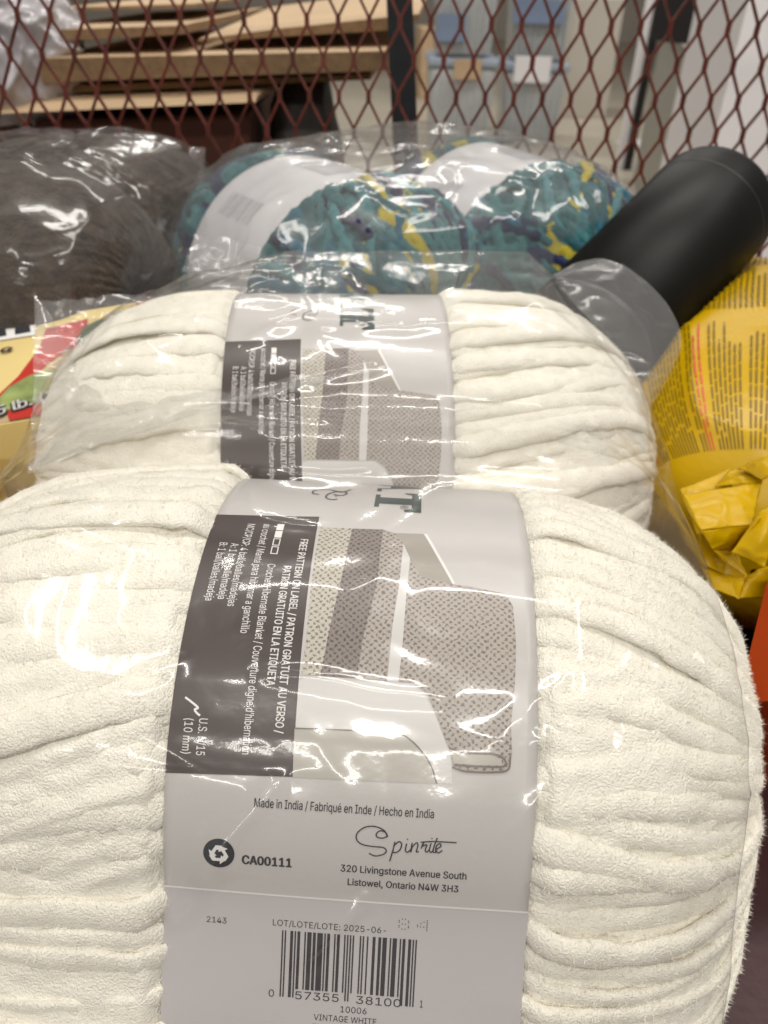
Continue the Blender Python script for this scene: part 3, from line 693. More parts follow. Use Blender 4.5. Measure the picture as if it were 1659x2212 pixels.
# ---- the trolley with its expanded metal end
YAW = math.radians(5); MP = np.array([0.06, 0.69]); mt = np.array([math.cos(YAW), math.sin(YAW)]); mn = np.array([-math.sin(YAW), math.cos(YAW)])
cart = empty('platform_trolley', (0, 0.3, FZ), label='trolley with dark red expanded metal end panel holding the yarn bags', cat='trolley')
def cart_child(o): o.parent = cart; o.matrix_parent_inverse = Matrix.Translation((0, -0.3, -FZ)); return o
cart_child(prism('deck', [(-0.62, -0.3, 0), (0.62, -0.3, 0), (0.62, 0.72, 0), (-0.62, 0.63, 0)], [(-0.62, -0.3, -0.03), (0.62, -0.3, -0.03), (0.62, 0.72, -0.03), (-0.62, 0.63, -0.03)], M['deck']))
W, H = 0.0236, 0.0506
def expanded(w0, w1, z0, z1):
    VV, FF = [], []
    def bar(a, b, hw, d0, d1, ht):
        a = np.array(a); b = np.array(b); d = (b-a)/np.linalg.norm(b-a); n = np.array([-d[1], d[0]])*hw; k = len(VV)
        for p, dep in ((a, d0), (b, d1)):
            for sgn, dd in ((1, -ht), (1, ht), (-1, ht), (-1, -ht)):
                q = p + n*sgn; xy = MP + mt*q[0] + mn*(dep+dd); VV.append((xy[0], xy[1], q[1]))
        FF.extend([[k, k+1, k+2, k+3][::-1], [k+4, k+5, k+6, k+7]] + [[k+i, k+(i+1) % 4, k+4+(i+1) % 4, k+4+i] for i in range(4)])
    rng = random.Random(4)
    for i in range(int((w0+0.0106)/(W/2))-1, int((w1+0.0106)/(W/2))+1):
        for j in range(int((z0-0.2946)/(H/2))-1, int((z1-0.2946)/(H/2))+1):
            if (i+j) % 2: continue
            w = -0.0106+i*W/2; z = 0.2946+j*H/2
            bar((w, z-0.0048), (w, z+0.0048), 0.0018, 0, 0, 0.0011)
            for sx in (-1, 1):
                j_ = lambda: rng.uniform(-0.0003, 0.0003)
                bar((w+sx*0.0010, z+0.0040), (w+sx*(W/2-0.0010)+j_(), z+H/2-0.0040), 0.00103, sx*0.0009, sx*-0.0009, 0.0010)
    return np.array(VV), FF
V, F = expanded(-0.62, 0.5, 0.03, 0.56)
cart_child(mesh_obj('mesh_panel', V, F, M['red_mesh'], None, False))
def tube_between(name, a, b, r, material, parent=None, n=16, rnd=0.0):
    a = np.array(a, float); b = np.array(b, float); d = (b-a); L = np.linalg.norm(d); d /= L
    u = np.cross(d, [0, 0, 1.0]); u = u/np.linalg.norm(u) if np.linalg.norm(u) > 1e-6 else np.array([1.0, 0, 0]); w = np.cross(d, u)
    ring = []
    prof_ = [(0, 0.0), (0, r), (L, r), (L, 0.0)] if not rnd else [(0, 0.0), (0, r)] + [(L-rnd+rnd*math.sin(t), r-rnd+rnd*math.cos(t)) for t in np.linspace(0, math.pi/2, 9)] + [(L+rnd*0.12, (r-rnd)*0.55), (L+rnd*0.16, 0.0005)]
    for x, rr in prof_:
        for k in range(n):
            t = 2*math.pi*k/n; ring.append(a + d*x + rr*(u*math.cos(t)+w*math.sin(t)))
    return mesh_obj(name, ring, grid_faces(len(prof_), n, True), material, parent, rnd > 0)
def rail(name, w, z0, z1, r):
    xy = MP + mt*w; return cart_child(tube_between(name, (xy[0], xy[1], z0), (xy[0], xy[1], z1), r, M['red_mesh'], None))
rail('frame_post', -0.635, -0.03, 0.58, 0.014); rail('frame_post', 0.52, -0.03, 0.58, 0.014)
for z in (0.015, 0.575):
    a = MP+mt*-0.635; b = MP+mt*0.52
    cart_child(tube_between('frame_rail', (a[0], a[1], z), (b[0], b[1], z), 0.012, M['red_mesh']))
for x, y in ((-0.5, -0.2), (0.5, -0.2), (-0.5, 0.55), (0.5, 0.6)):
    cart_child(box('wheel_fork', (x, y, -0.20), (0.06, 0.09, 0.34), M['black_steel']))
    wl = tube_between('wheel', (x-0.02, y+0.03, FZ+0.10), (x+0.02, y+0.03, FZ+0.10), 0.10, M['dark_plastic'], None, 28); cart_child(wl)
p0 = at(863, 0, 0.66); p1 = at(874, 268, 0.69); dd = (p1-p0)/(p1[2]-p0[2])
top = p0+dd*(0.58-p0[2]); bot = p0+dd*(-0.02-p0[2])
up_ = prism('upright', [bot+(-0.0115, 0, 0), bot+(0.0115, 0, 0), top+(0.0115, 0, 0), top+(-0.0115, 0, 0)], [bot+(-0.0115, 0.02, 0), bot+(0.0115, 0.02, 0), top+(0.0115, 0.02, 0), top+(-0.0115, 0.02, 0)], M['black_steel'])
cart_child(up_)

# ------------------------------------------------------------------ the two cream skeins and their bag
FR = Skein(0.1525, 0.089, 0.092, 0.042, -0.0125)
fr = empty('yarn_skein', (-0.008, 0.187, 0.002), math.radians(-2.5), label='front cream chenille yarn skein with large grey paper label and bar code', cat='yarn', group='cream yarn skeins in the clear bag')
build_body(FR, fr, M['cream'], LAB_L, LAB_R, 3, 300, 480, 0.0080, -0.45, 2, 0.0024, soft=2, left=0.7, fibres=0, sharp=2.5)
plush_strands(FR, fr, 101, 1, LAB_R, 0.0061, 0.0043, 0.50, -3.2, M['cream'], fibres=170000)
plush_strands(FR, fr, 102, -1, LAB_L, 0.0072, 0.0054, 0.34, 1.6, M['cream'], over=0.12, fibres=120000)
lb = build_label(FR, fr, 0.0); print_label(FR, lb, 0.0)
RE = Skein(0.1575, 0.088, 0.100, 0.0, 0.0085)
re_ = empty('yarn_skein', (-0.027, 0.340, 0.001), math.radians(3.0), label='rear cream chenille yarn skein behind the front one, label partly hidden', cat='yarn', group='cream yarn skeins in the clear bag')
build_body(RE, re_, M['cream'], LAB_L, LAB_R, 8, 260, 420, 0.0098, 0.6, 2, 0.0026, soft=2, left=0.6, fibres=0, sharp=3.0)
plush_strands(RE, re_, 111, 1, LAB_R, 0.0070, 0.0048, 0.52, 4.0, M['cream'], fibres=70000)
plush_strands(RE, re_, 112, -1, LAB_L, 0.0078, 0.0058, 0.34, -2.0, M['cream'], over=0.12, fibres=60000)
lb2 = build_label(RE, re_, -0.034); print_label(RE, lb2, -0.034)

bag = empty('plastic_bag', (0, 0.265, 0.0), label='crinkled clear plastic bag wrapped around the two cream skeins', cat='plastic bag')
def bag_child(o, b=None):
    b = b or bag; o.parent = b; o.matrix_parent_inverse = Matrix.Translation(-Vector(b.location)); return o
def skein_cloud(sk, e, m=0.0078):
    out = []; ca, sa = math.cos(e.rotation_euler.z), math.sin(e.rotation_euler.z)
    for x in sk.xo + np.linspace(-1, 1, 13)*sk.L*0.995:
        r = float(sk.radius(np.array(x)))
        for ps in np.radians(np.arange(0, 360, 8)):
            y, z = profile(np.array(ps), sk.ry, sk.rz, sk.b)
            ln = math.hypot(y, z); y, z = float(y)*(r+m/ln), float(z)*(r+m/ln)
            out.append((e.location.x+ca*x-sa*y, e.location.y+sa*x+ca*y, max(0.001, e.location.z+sk.rz+z)))
    return out
cloud = skein_cloud(FR, fr) + skein_cloud(RE, re_)
cloud += [(0.142, 0.36, 0.14), (-0.150, 0.20, 0.10), (-0.163, 0.33, 0.165), (-0.165, 0.38, 0.165), (0.120, 0.20, 0.08), (0.128, 0.35, 0.13), (0.124, 0.385, 0.165), (-0.05, 0.385, 0.212), (0.07, 0.395, 0.212), (-0.15, 0.30, 0.02), (0.125, 0.3, 0.02)]
def cream_sag(P):
    y = P[..., 1]; up = sstep(0.12, 0.17, P[..., 2])
    P = P.copy(); P[..., 2] -= 0.011*np.exp(-((y-0.268)/0.032)**2)*up
    return P
SEG = []
for u0, v0, d0, u1, v1, d1, am in [(600, 1690, .192, 345, 1965, .194, .0034), (505, 1820, .192, 385, 1990, .194, .0030), (790, 1935, .192, 640, 2075, .195, .0032), (560, 1445, .200, 960, 1510, .196, .0020),
        (1080, 1590, .196, 1215, 1470, .200, .0016), (1130, 1560, .196, 1190, 1610, .196, .0016), (20, 1040, .262, 250, 1125, .245, .0020), (100, 1120, .25, 300, 1190, .232, .0016), (255, 1490, .205, 395, 1425, .205, .0016),
        (0, 1640, .198, 135, 1620, .198, .0012), (350, 610, .372, 470, 590, .375, .0024), (400, 640, .365, 560, 600, .37, .0022), (520, 740, .330, 660, 690, .342, .0020), (560, 860, .305, 840, 790, .315, .0018), (560, 1030, .285, 800, 1035, .28, .0018),
        (1150, 640, .35, 1400, 880, .335, .0016), (1240, 690, .345, 1440, 1000, .32, .0016), (1300, 900, .31, 1500, 1200, .29, .0014), (1350, 1560, .205, 1355, 1640, .205, .0014), (700, 720, .33, 1000, 700, .335, .0014), (200, 800, .325, 420, 700, .345, .0016)]:
    SEG.append((at(u0, v0, d0), at(u1, v1, d1), am, 0.0026))
bag_child(film_bag('film', cloud, None, M['film'], (540, 740), 0.0006, 0.65, 5, cream_sag, segs=SEG))
# loose film at the left end, with its sealed corner standing up
bag_child(sheet('left_flap', [at(60, 1010, 0.285), at(75, 640, 0.372), at(360, 640, 0.385), at(700, 815, 0.318)], None, M['film2'], (70, 70), 21, 0.0035, 0.006, 34))
bag_child(sheet('fold_hem', [at(58, 1004, 0.283), at(62, 1024, 0.282), at(432, 892, 0.309), at(430, 876, 0.309)], None, M['film3'], (8, 60), 27, 0.0006, 0.0006, 60))
bag_child(sheet('fold_hem', [at(430, 876, 0.309), at(432, 890, 0.309), at(832, 798, 0.312), at(832, 788, 0.312)], None, M['film3'], (8, 60), 28, 0.0006, 0.0006, 60))
bag_child(sheet('sealed_corner', [at(76, 760, 0.355), at(73, 632, 0.372), at(115, 690, 0.368), at(150, 760, 0.356)], None, M['film2'], (30, 30), 22, 0.0012, 0.002, 40))
def curve_pts(c, n):
    c = np.array(c, float); t = np.linspace(0, len(c)-1, n); return np.stack([np.interp(t, np.arange(len(c)), c[:, k]) for k in range(c.shape[1])], -1)
def lens_sheet(name, inner, outer, parent, material, n=(80, 40), seed=1, amp=0.002, bulge=0.004):
    """loose film between two curved borders"""
    a = curve_pts([at(*p) for p in inner], n[0]); b = curve_pts([at(*p) for p in outer], n[0])
    for _ in range(6): a[1:-1] = (a[:-2]+a[2:]+2*a[1:-1])/4; b[1:-1] = (b[:-2]+b[2:]+2*b[1:-1])/4
    t = np.linspace(0, 1, n[1])[None, :, None]; P = a[:, None]*(1-t)+b[:, None]*t
    d = P-np.array([0, 0, CAMZ]); d = d/np.linalg.norm(d, axis=-1, keepdims=True)
    h = bulge*np.sin(np.pi*t[..., 0]) + amp*2*(vnoise(P*38+seed, seed)-0.5) + amp*0.6*((1-np.abs(2*vnoise(P*95+seed, seed+4)-1))**3)
    P = P - d*h[..., None]
    return mesh_obj(name, P.reshape(-1, 3), grid_faces(*n), material, parent)
bag_child(lens_sheet('right_flap', [(1190, 600, .398), (1240, 655, .385), (1300, 720, .372), (1350, 800, .358), (1395, 880, .345)],
          [(1196, 592, .400), (1245, 566, .405), (1300, 556, .408), (1352, 574, .405), (1402, 612, .398), (1442, 655, .390), (1468, 705, .380), (1474, 748, .372), (1452, 800, .362), (1405, 885, .345)], None, M['film3'], (90, 50), 24, 0.0016, 0.004))

# ------------------------------------------------------------------ teal skeins
def teal_col(idm, X, k, seed):
    seg = np.floor((X+0.13 + 0.02*hash1(idm, seed+5))/0.045)
    h = hash1(idm*7.3+seg*3.1+k*41, seed+9)
    base = np.zeros(X.shape+(3,))
    c1 = np.array((0.016, 0.075, 0.088)); c2 = np.array((0.04, 0.14, 0.15)); cn = np.array((0.012, 0.018, 0.060)); cyl = np.array((0.36, 0.30, 0.02)); cb = np.array((0.012, 0.095, 0.14))
    for cc, lo, hi in ((c1, 0, .34), (c2, .34, .60), (cb, .60, .74), (cn, .74, .88), (cyl, .88, 1.01)):
        base[(h >= lo) & (h < hi)] = cc
    return base
M['smudge'] = mat('blurred_print', (0.43, 0.42, 0.45), 0.4, 0.2, 60)
def other_skein(name, c, yaw, L, ry, rz, material, seed, width, bend, label, group, colour=None, lab=None, res=(170, 330), amp=0.004, lump=0.006):
    sk = Skein(L, ry, rz); e = empty(name, (c[0], c[1], c[2]-rz), yaw, label=label, cat='yarn', group=group)
    sL, sR = lab if lab else (0.0, 0.0)
    build_body(sk, e, material, sL, sR, seed, res[0], res[1], width, bend, 2, amp, colour, lump, soft=1, sharp=2.5, fibres=40000, fib_len=0.004)
    if lab:
        l_ = build_label(sk, e, 0, sL, sR, M['paper_tealbag']); rg_ = random.Random(seed); bars = []
        for k in range(12):
            s0 = -30+k*3.2; bars.append(rect(s0, 60+rg_.uniform(0, 3), s0+rg_.uniform(0.6, 2.2), 78))
        decal_polys('bar_code', sk, 0, bars, M['smudge'], l_, 0.0003, 2.0)
        decal_polys('printed_panel', sk, 0, [rect(-20, 120, 18, 150)], M['smudge'], l_, 0.0003, 2.0)
    return sk, e
M['paper_tealbag'] = mat('white_label_paper', (0.56, 0.55, 0.57), 0.4, 0.10, 22)
for nm_, cc_ in (('s_teal', (0.022, 0.10, 0.11)), ('s_sky', (0.045, 0.17, 0.19)), ('s_blue', (0.012, 0.085, 0.14)), ('s_navy', (0.010, 0.014, 0.05)), ('s_yellow', (0.40, 0.33, 0.015))):
    M[nm_] = mat('strand'+nm_[1:], cc_, 0.9, 0.3, 300, 0.0008, 900, sheen=0.1, spec=0.12)
def loose_strands(sk, e, seed, n, sR):
    rg = random.Random(seed)
    for k in range(n):
        ph0 = rg.uniform(-0.2, math.pi+0.2); sl = rg.uniform(-4.5, 4.5); x0 = sR+0.003+rg.random()*0.012; x1 = sk.L*rg.uniform(0.80, 0.97)
        wv = rg.uniform(-0.35, 0.35); pe = rg.uniform(0, 6); x = np.linspace(x0, x1, 26); tt = (x-x0)/(x1-x0)
        ph = ph0 + sl*(x-x0) + wv*np.sin(tt*3.1+pe)
        r = sk.radius(x); y, z = profile(ph, sk.ry, sk.rz, 0.0); lift = 0.004 + 0.0022*np.sin(tt*math.pi*rg.uniform(1, 3)+pe) - 0.003*(tt < 0.05)
        ln = np.hypot(y, z); c = np.stack([x, y*(r+lift/ln), z*(r+lift/ln)+sk.rz], -1)
        d = np.gradient(c, axis=0); d /= np.linalg.norm(d, axis=1, keepdims=True); rad = np.stack([0*x, y/ln, z/ln], -1); sdv = np.cross(d, rad); sdv /= np.linalg.norm(sdv, axis=1, keepdims=True)+1e-9; nv = np.cross(sdv, d)
        ra = rg.uniform(0.0026, 0.0042); a = np.linspace(0, 2*math.pi, 7, endpoint=False)
        ring = c[:, None] + (ra*(1+0.25*np.sin(tt*40+pe))*np.minimum(1, 8*np.minimum(tt+0.03, 1.03-tt)))[:, None, None]*(np.cos(a)[None, :, None]*sdv[:, None] + 0.7*np.sin(a)[None, :, None]*nv[:, None])
        mesh_obj('strand', ring.reshape(-1, 3), grid_faces(26, 7, True), M[rg.choice(['s_teal', 's_teal', 's_sky', 's_sky', 's_blue', 's_navy', 's_navy', 's_yellow'])], e)
t1s, t1 = other_skein('yarn_skein', (-0.045, 0.525, 0.142), math.radians(-52), 0.115, 0.085, 0.080, M['teal'], 31, 0.0105, 0.9, 'teal, navy and yellow yarn skein on the left of its bag, wide pale label', 'teal yarn skeins in the clear bag', teal_col, (-0.045, 0.035), (200, 380), 0.0052)
t2s, t2 = other_skein('yarn_skein', (0.085, 0.575, 0.142), math.radians(-62), 0.115, 0.078, 0.082, M['teal'], 37, 0.0105, 0.9, 'teal, navy and yellow yarn skein beside the black cylinder', 'teal yarn skeins in the clear bag', teal_col, (-0.045, 0.035), (200, 380), 0.0052)
loose_strands(t1s, t1, 5, 46, 0.035); loose_strands(t2s, t2, 9, 46, 0.035)
tray = box('cardboard_box', (0.02, 0.555, 0.0285), (0.26, 0.17, 0.055), M['kraft_dark'], None, (0, 0, YAW), 0.002, label='low brown cardboard box under the teal yarn bag', cat='box')
tbag = empty('plastic_bag', (0.02, 0.54, 0.0), label='clear plastic bag around the teal yarn skeins against the red mesh', cat='plastic bag')
tc_ = skein_cloud(t1s, t1, 0.009) + skein_cloud(t2s, t2, 0.009) + [tuple(at(870, 268, 0.60)), (-0.16, 0.50, 0.13), (0.17, 0.57, 0.13)]
bag_child(film_bag('film', tc_, None, M['film4'], (260, 300), 0.001, 1.3, 15, None, 0.058), tbag)
bag_child(sheet('sealed_edge', [at(395, 590, 0.44), at(420, 505, 0.46), at(600, 545, 0.44), at(590, 592, 0.435)], None, M['film2'], (40, 30), 33, 0.003, 0.002, 50), tbag)

# ------------------------------------------------------------------ taupe skeins
b1s, b1 = other_skein('yarn_skein', (-0.262, 0.488, 0.150), math.radians(-12), 0.115, 0.080, 0.076, M['taupe'], 51, 0.008, 0.6, 'dark taupe fleecy yarn skein nearest the printed food package', 'taupe yarn skeins in the clear bag', None, None, (170, 330), 0.003, 0.010)
b2s, b2 = other_skein('yarn_skein', (-0.225, 0.582, 0.146), math.radians(8), 0.105, 0.062, 0.078, M['taupe'], 57, 0.008, -0.6, 'dark taupe fleecy yarn skein behind, against the red mesh', 'taupe yarn skeins in the clear bag', None, None, (170, 330), 0.003, 0.010)
tray2 = box('cardboard_box', (-0.25, 0.53, 0.0325), (0.22, 0.2, 0.063), M['kraft_dark'], None, (0, 0, YAW), 0.002, label='low brown cardboard box under the taupe yarn bag', cat='box')
bbag = empty('plastic_bag', (-0.24, 0.52, 0.0), label='shiny clear plastic bag around the taupe yarn skeins', cat='plastic bag')
bc_ = skein_cloud(b1s, b1, 0.006) + skein_cloud(b2s, b2, 0.006) + [(-0.40, 0.50, 0.2), (-0.12, 0.55, 0.15)]
bag_child(film_bag('film', bc_, None, M['film'], (240, 280), 0.002, 1.6, 25, None, 0.066), bbag)
bag_child(sheet('sealed_tab', [at(402, 420, 0.545), at(408, 312, 0.565), at(442, 312, 0.565), at(446, 420, 0.545)], None, M['film2'], (24, 24), 43, 0.003, 0.004, 60), bbag)
bag_child(sheet('seam_strip', [at(300, 600, 0.475), at(375, 365, 0.55), at(392, 360, 0.55), at(322, 600, 0.475)], None, M['film2'], (40, 12), 44, 0.002, 0.002, 60), bbag)

# ------------------------------------------------------------------ black cylinder
a = np.array(at(1278, 729, 0.449)); b = np.array(at(1553, 432, 0.505))
cyl = tube_between('body', a, b, 0.042, M['black'], None, 64, 0.014)
ce = empty('black_cylinder', tuple(a), label='matte black cylinder with rounded end leaning on the yellow bag', cat='cylinder')
bag_child(cyl, ce)
d_ = (b-a)/np.linalg.norm(b-a)
j0 = a+d_*0.128; bag_child(tube_between('joint_ring', j0, j0+d_*0.0012, 0.04215, M['dark_plastic'], None, 64), ce)
cap = tube_between('foot_ring', a-d_*0.006, a+d_*0.0005, 0.0405, M['dark_plastic'], None, 64); bag_child(cap, ce)

# ------------------------------------------------------------------ yellow printed bag on the right
yb = empty('food_bag', (0.247, 0.44, 0.0), math.radians(-22), label='glossy yellow printed food bag with gathered end beside the cream yarn', cat='food bag')
YR = (0.108, 0.165, 0.088)
TA, TB = np.array(a), np.array(b)
def ybag_point(al, be, off=0.0):
    """al 0..1 along from the gathered end, be angle around (0 = +x, 90 deg = up)"""
    t = -1 + 2*al; k = (1-np.abs(t)**3.0)**0.5
    ce_, se_ = np.cos(be), np.sin(be); p = 0.8
    x = (YR[0]+off)*k*np.sign(ce_)*np.abs(ce_)**p; z = (YR[2]+off)*k*np.sign(se_)*np.abs(se_)**p
    y = YR[1]*t
    q = np.stack([x*9, y*9, z*9], -1)
    f = 1 + 0.10*(vnoise(q*1.3+2, 77)-0.5) + 0.05*(1-np.abs(2*vnoise(q*np.array([3.0, 1.0, 3.0])+5, 78)-1))**3
    p_ = np.stack([x*f, y, z*f + YR[2]+0.002], -1)
    # the cylinder lying on the bag presses into it
    ca, sa = math.cos(yb.rotation_euler.z), math.sin(yb.rotation_euler.z)
    w_ = np.stack([yb.location.x+ca*p_[..., 0]-sa*p_[..., 1], yb.location.y+sa*p_[..., 0]+ca*p_[..., 1], p_[..., 2]], -1)
    ax_ = (TB-TA)/np.linalg.norm(TB-TA); r_ = w_-TA; t_ = np.clip(r_@ax_, -0.02, 0.2)
    dv = r_ - t_[..., None]*ax_; dl = np.linalg.norm(dv, axis=-1)
    push = np.where((dl < 0.046) & (r_@ax_ > -0.02) & (r_@ax_ < 0.2), 0.046-dl, 0)
    p_[..., 2] -= push*1.3
    p_[..., 2] = np.maximum(p_[..., 2], 0.001)
    return p_
AL, BE = np.meshgrid(np.sin(np.linspace(-1, 1, 120)*math.pi/2)*0.4999+0.5, np.linspace(0, 2*math.pi, 160, endpoint=False), indexing='ij')
mesh_obj('wrapper', ybag_point(AL, BE).reshape(-1, 3), grid_faces(120, 160, True), M['yellow'], yb)
rng = random.Random(8)
def wrap_strip(VV, FF, al0, al1, be0, be1, off=0.0009, n=14):
    al = np.linspace(al0, al1, n); k = len(VV)
    A2, B2 = np.meshgrid(al, np.array([be0, be1]), indexing='ij')
    for p in ybag_point(A2, B2, off).reshape(-1, 3): VV.append(p)
    FF.extend([[k+2*i, k+2*i+1, k+2*i+3, k+2*i+2] for i in range(n-1)])
VV, FF = [], []; VR, FRd = [], []; VG, FG = [], []
for r_ in range(80):
    be = math.radians(72 + r_*1.45); al = 0.10
    for blk in ((0.07, 0.34), (0.38, 0.60), (0.64, 0.90)):
        if rng.random() < 0.12: continue
        al = blk[0]; end = blk[1]-rng.uniform(0, 0.07)
        while al < end:
            l = rng.uniform(0.010, 0.035)
            red = (r_ in (8, 9, 30, 31, 50)) and blk[0] < 0.4
            wrap_strip(VR if red else VV, FRd if red else FF, al, min(al+l, end), be, be+math.radians(0.6), 0.0009, 4); al += l+0.005
wrap_strip(VG, FG, 0.06, 0.45, math.radians(166), math.radians(170), 0.001, 24)
tag(mesh_obj('print_lines', VV, FF, M['print_olive'], yb), kind='stuff'); tag(mesh_obj('red_print_lines', VR, FRd, M['print_red'], yb), kind='stuff'); mesh_obj('green_print_stripe', VG, FG, M['print_green'], yb)
# gathered, pleated end: a fan of folds round the tie
def tri_wave(x): return 2*np.abs(2*(x-np.floor(x+0.5)))-1
def pleats(name, cu, cv, depth, ph0, ph1, R0, npl, seed, amp=0.014, tilt=0.03):
    ph = np.linspace(math.radians(ph0), math.radians(ph1), 150); rr = np.linspace(0.04, 1, 22)
    A, Rr = np.meshgrid(ph, rr, indexing='ij')
    wob = vnoise(np.stack([A*1.7+seed, 0*A, 0*A], -1), seed)
    R = R0*(0.78+0.44*vnoise(np.stack([A*3.1+seed*2, 0*A+4, 0*A], -1), seed+1))
    fold = tri_wave(A/(math.radians(ph1-ph0))*npl + 1.5*wob + 0.15*Rr*(vnoise(np.stack([A*4+seed, Rr*2, 0*A], -1), seed+6)-0.5))
    fold = np.sign(fold)*np.abs(fold)**0.9
    dep = depth + tilt*Rr*(wob-0.6) + amp*fold*Rr**1.2 + 0.004*(vnoise(np.stack([A*5, Rr*5, 0*A], -1), seed+2)-0.5)
    U_ = cu + R*Rr*np.cos(A); V_ = cv - R*Rr*np.sin(A)*1.05
    P = np.array([0, 0, CAMZ]) + dep[..., None]*(_F + ((U_-829.5)/FPX)[..., None]*_R - ((V_-1106)/FPX)[..., None]*_U)
    o = mesh_obj(name, P.reshape(-1, 3), grid_faces(150, 22), M['yellow'], None, True)
    md = o.modifiers.new('thickness', 'SOLIDIFY'); md.thickness = 0.0004
    o.parent = yb; o.matrix_parent_inverse = (Matrix.Translation(yb.location) @ Matrix.Rotation(yb.rotation_euler.z, 4, 'Z')).inverted()
    return o
def Z(x, y, d): return at(1371.4+.3222*x, 877.7+.3222*y, d)
for k, (cs, bl) in enumerate([
        ([Z(320, 590, .318), Z(440, 835, .304), Z(790, 800, .306), Z(850, 515, .318)], 0.004),
        ([Z(690, 410, .328), Z(850, 500, .312), Z(960, 450, .306), Z(960, 290, .330)], 0.006),
        ([Z(540, 545, .332), Z(850, 518, .316), Z(880, 430, .322), Z(640, 430, .336)], 0.002),
        ([Z(440, 835, .304), Z(520, 960, .308), Z(650, 965, .318), Z(790, 800, .306)], 0.003),
        ([Z(790, 800, .306), Z(650, 965, .318), Z(690, 985, .300), Z(850, 740, .296)], -0.002),
        ([Z(850, 700, .298), Z(640, 975, .302), Z(870, 1085, .296), Z(990, 640, .296)], 0.008),
        ([Z(520, 960, .310), Z(560, 1010, .312), Z(760, 1145, .308), Z(660, 975, .318)], 0.003),
        ([Z(430, 860, .322), Z(440, 1050, .324), Z(760, 1200, .318), Z(690, 980, .320)], -0.004),
        ([Z(450, 1085, .322), Z(500, 1205, .316), Z(700, 1295, .310), Z(740, 1150, .318)], 0.005),
        ([Z(740, 1150, .320), Z(700, 1290, .312), Z(900, 1300, .316), Z(960, 1060, .310)], 0.004),
        ([Z(300, 560, .335), Z(420, 860, .326), Z(700, 980, .326), Z(640, 420, .340)], 0.004)]):
    o = sheet('gathered_fold', cs, None, M['yellow'], (26, 26), 80+k, 0.0011, bl*0.6, 70)
    md = o.modifiers.new('thickness', 'SOLIDIFY'); md.thickness = 0.0004
    o.parent = yb; o.matrix_parent_inverse = (Matrix.Translation(yb.location) @ Matrix.Rotation(yb.rotation_euler.z, 4, 'Z')).inverted()

# ------------------------------------------------------------------ orange carton, lower right
q0 = at(1662, 1235, 0.30); q1 = at(1592, 1520, 0.272)
oc = empty('carton', (0.20, 0.17, 0.0), label='plain orange carton at the right edge below the yellow bag', cat='box')
fb = [(q0[0]+.02, q0[1], 0.001), (q1[0]+0.03, q1[1]+.045, 0.001), (q1[0]+0.16, q1[1]+0.05, 0.001), (q0[0]+0.15, q0[1]+0.02, 0.001)]
ft = [tuple(q0), tuple(q1), (q1[0]+0.15, q1[1]+0.02, q1[2]), (q0[0]+0.15, q0[1]+0.02, q0[2])]
bag_child(prism('carton_body', fb, ft, M['orange']), oc)
sp = np.array(q0)*0.55+np.array(q1)*0.45 + np.array([0.012, 0.0, 0.0006])
bag_child(mesh_obj('printed_spot', [sp+np.array([math.cos(t)*0.0022, math.sin(t)*0.0018, 0]) for t in np.linspace(0, 2*math.pi, 10, endpoint=False)], [list(range(10))], M['print_olive'], None, False), oc)

# ------------------------------------------------------------------ printed food package on the left
fa, fb_, fc = at(-70, 712, 0.425), at(300, 652, 0.430), at(-70, 930, 0.352)      # slanted printed face: back left, back right, front left
ex = (fb_-fa)/np.linalg.norm(fb_-fa); nz_ = np.cross(ex, fa-fc); nz_ /= np.linalg.norm(nz_); ey = np.cross(nz_, ex)
PW, PD = float(np.linalg.norm(fb_-fa)), float(abs(np.dot(fa-fc, ey)))
pk = empty('food_package', (float(fa[0]), float(fa[1]), 0.0), label='printed food carton with red swoosh and green leaves left of the cream bag', cat='food package')
def face_pt(x, y, z): return fc - ex*np.dot(fc-fa, ex) + ex*x + ey*y + nz_*z          # x along, y up the face, z out of it
def pt(u, v):
    d = _F + (u-829.5)/FPX*_R - (v-1106)/FPX*_U; o_ = np.array([0, 0, CAMZ]); k = np.dot(fa-o_, nz_)/np.dot(d, nz_); q = o_+k*d - face_pt(0, 0, 0)
    return (max(0.001, min(PW-.001, np.dot(q, ex))), max(0.001, min(PD-.001, np.dot(q, ey))))
top_ = [face_pt(0, 0, 0), face_pt(PW, 0, 0), face_pt(PW, PD, 0), face_pt(0, PD, 0)]
bot_ = [(p[0], p[1], 0.001) for p in top_]
bag_child(prism('carton_body', top_, bot_, M['pkg_cream']), pk)
def face_mesh(name, P2, F, material, z):
    return bag_child(mesh_obj(name, [face_pt(p[0], p[1], z) for p in P2], F, material, None, False), pk)
def top_print(name, poly, material, z=0.0004): return face_mesh(name, poly, [list(range(len(poly)))], material, z)
top_print('tan_ground', [pt(-60, 905), pt(60, 830), pt(150, 760), pt(300, 720), (PW-.001, 0.001), (0.001, 0.001)], M['pkg_tan'], 0.0003)
top_print('red_swoosh', [pt(-60, 890), pt(-10, 862), pt(40, 815), pt(85, 755), pt(100, 712), pt(190, 690), pt(190, 745), pt(140, 762), pt(100, 792), pt(50, 838), pt(0, 872), pt(-60, 905)], M['pkg_red'], 0.0006)
top_print('green_leaf', [pt(168, 748), pt(178, 712), pt(210, 695), pt(252, 690), pt(285, 700), pt(262, 745), pt(225, 772), pt(190, 768)], M['pkg_green'], 0.0009)
top_print('green_leaf', [pt(0, 862), pt(22, 838), pt(70, 812), pt(120, 800), pt(165, 812), pt(130, 850), pt(90, 868), pt(40, 884), pt(0, 892)], M['pkg_leaf'], 0.0009)
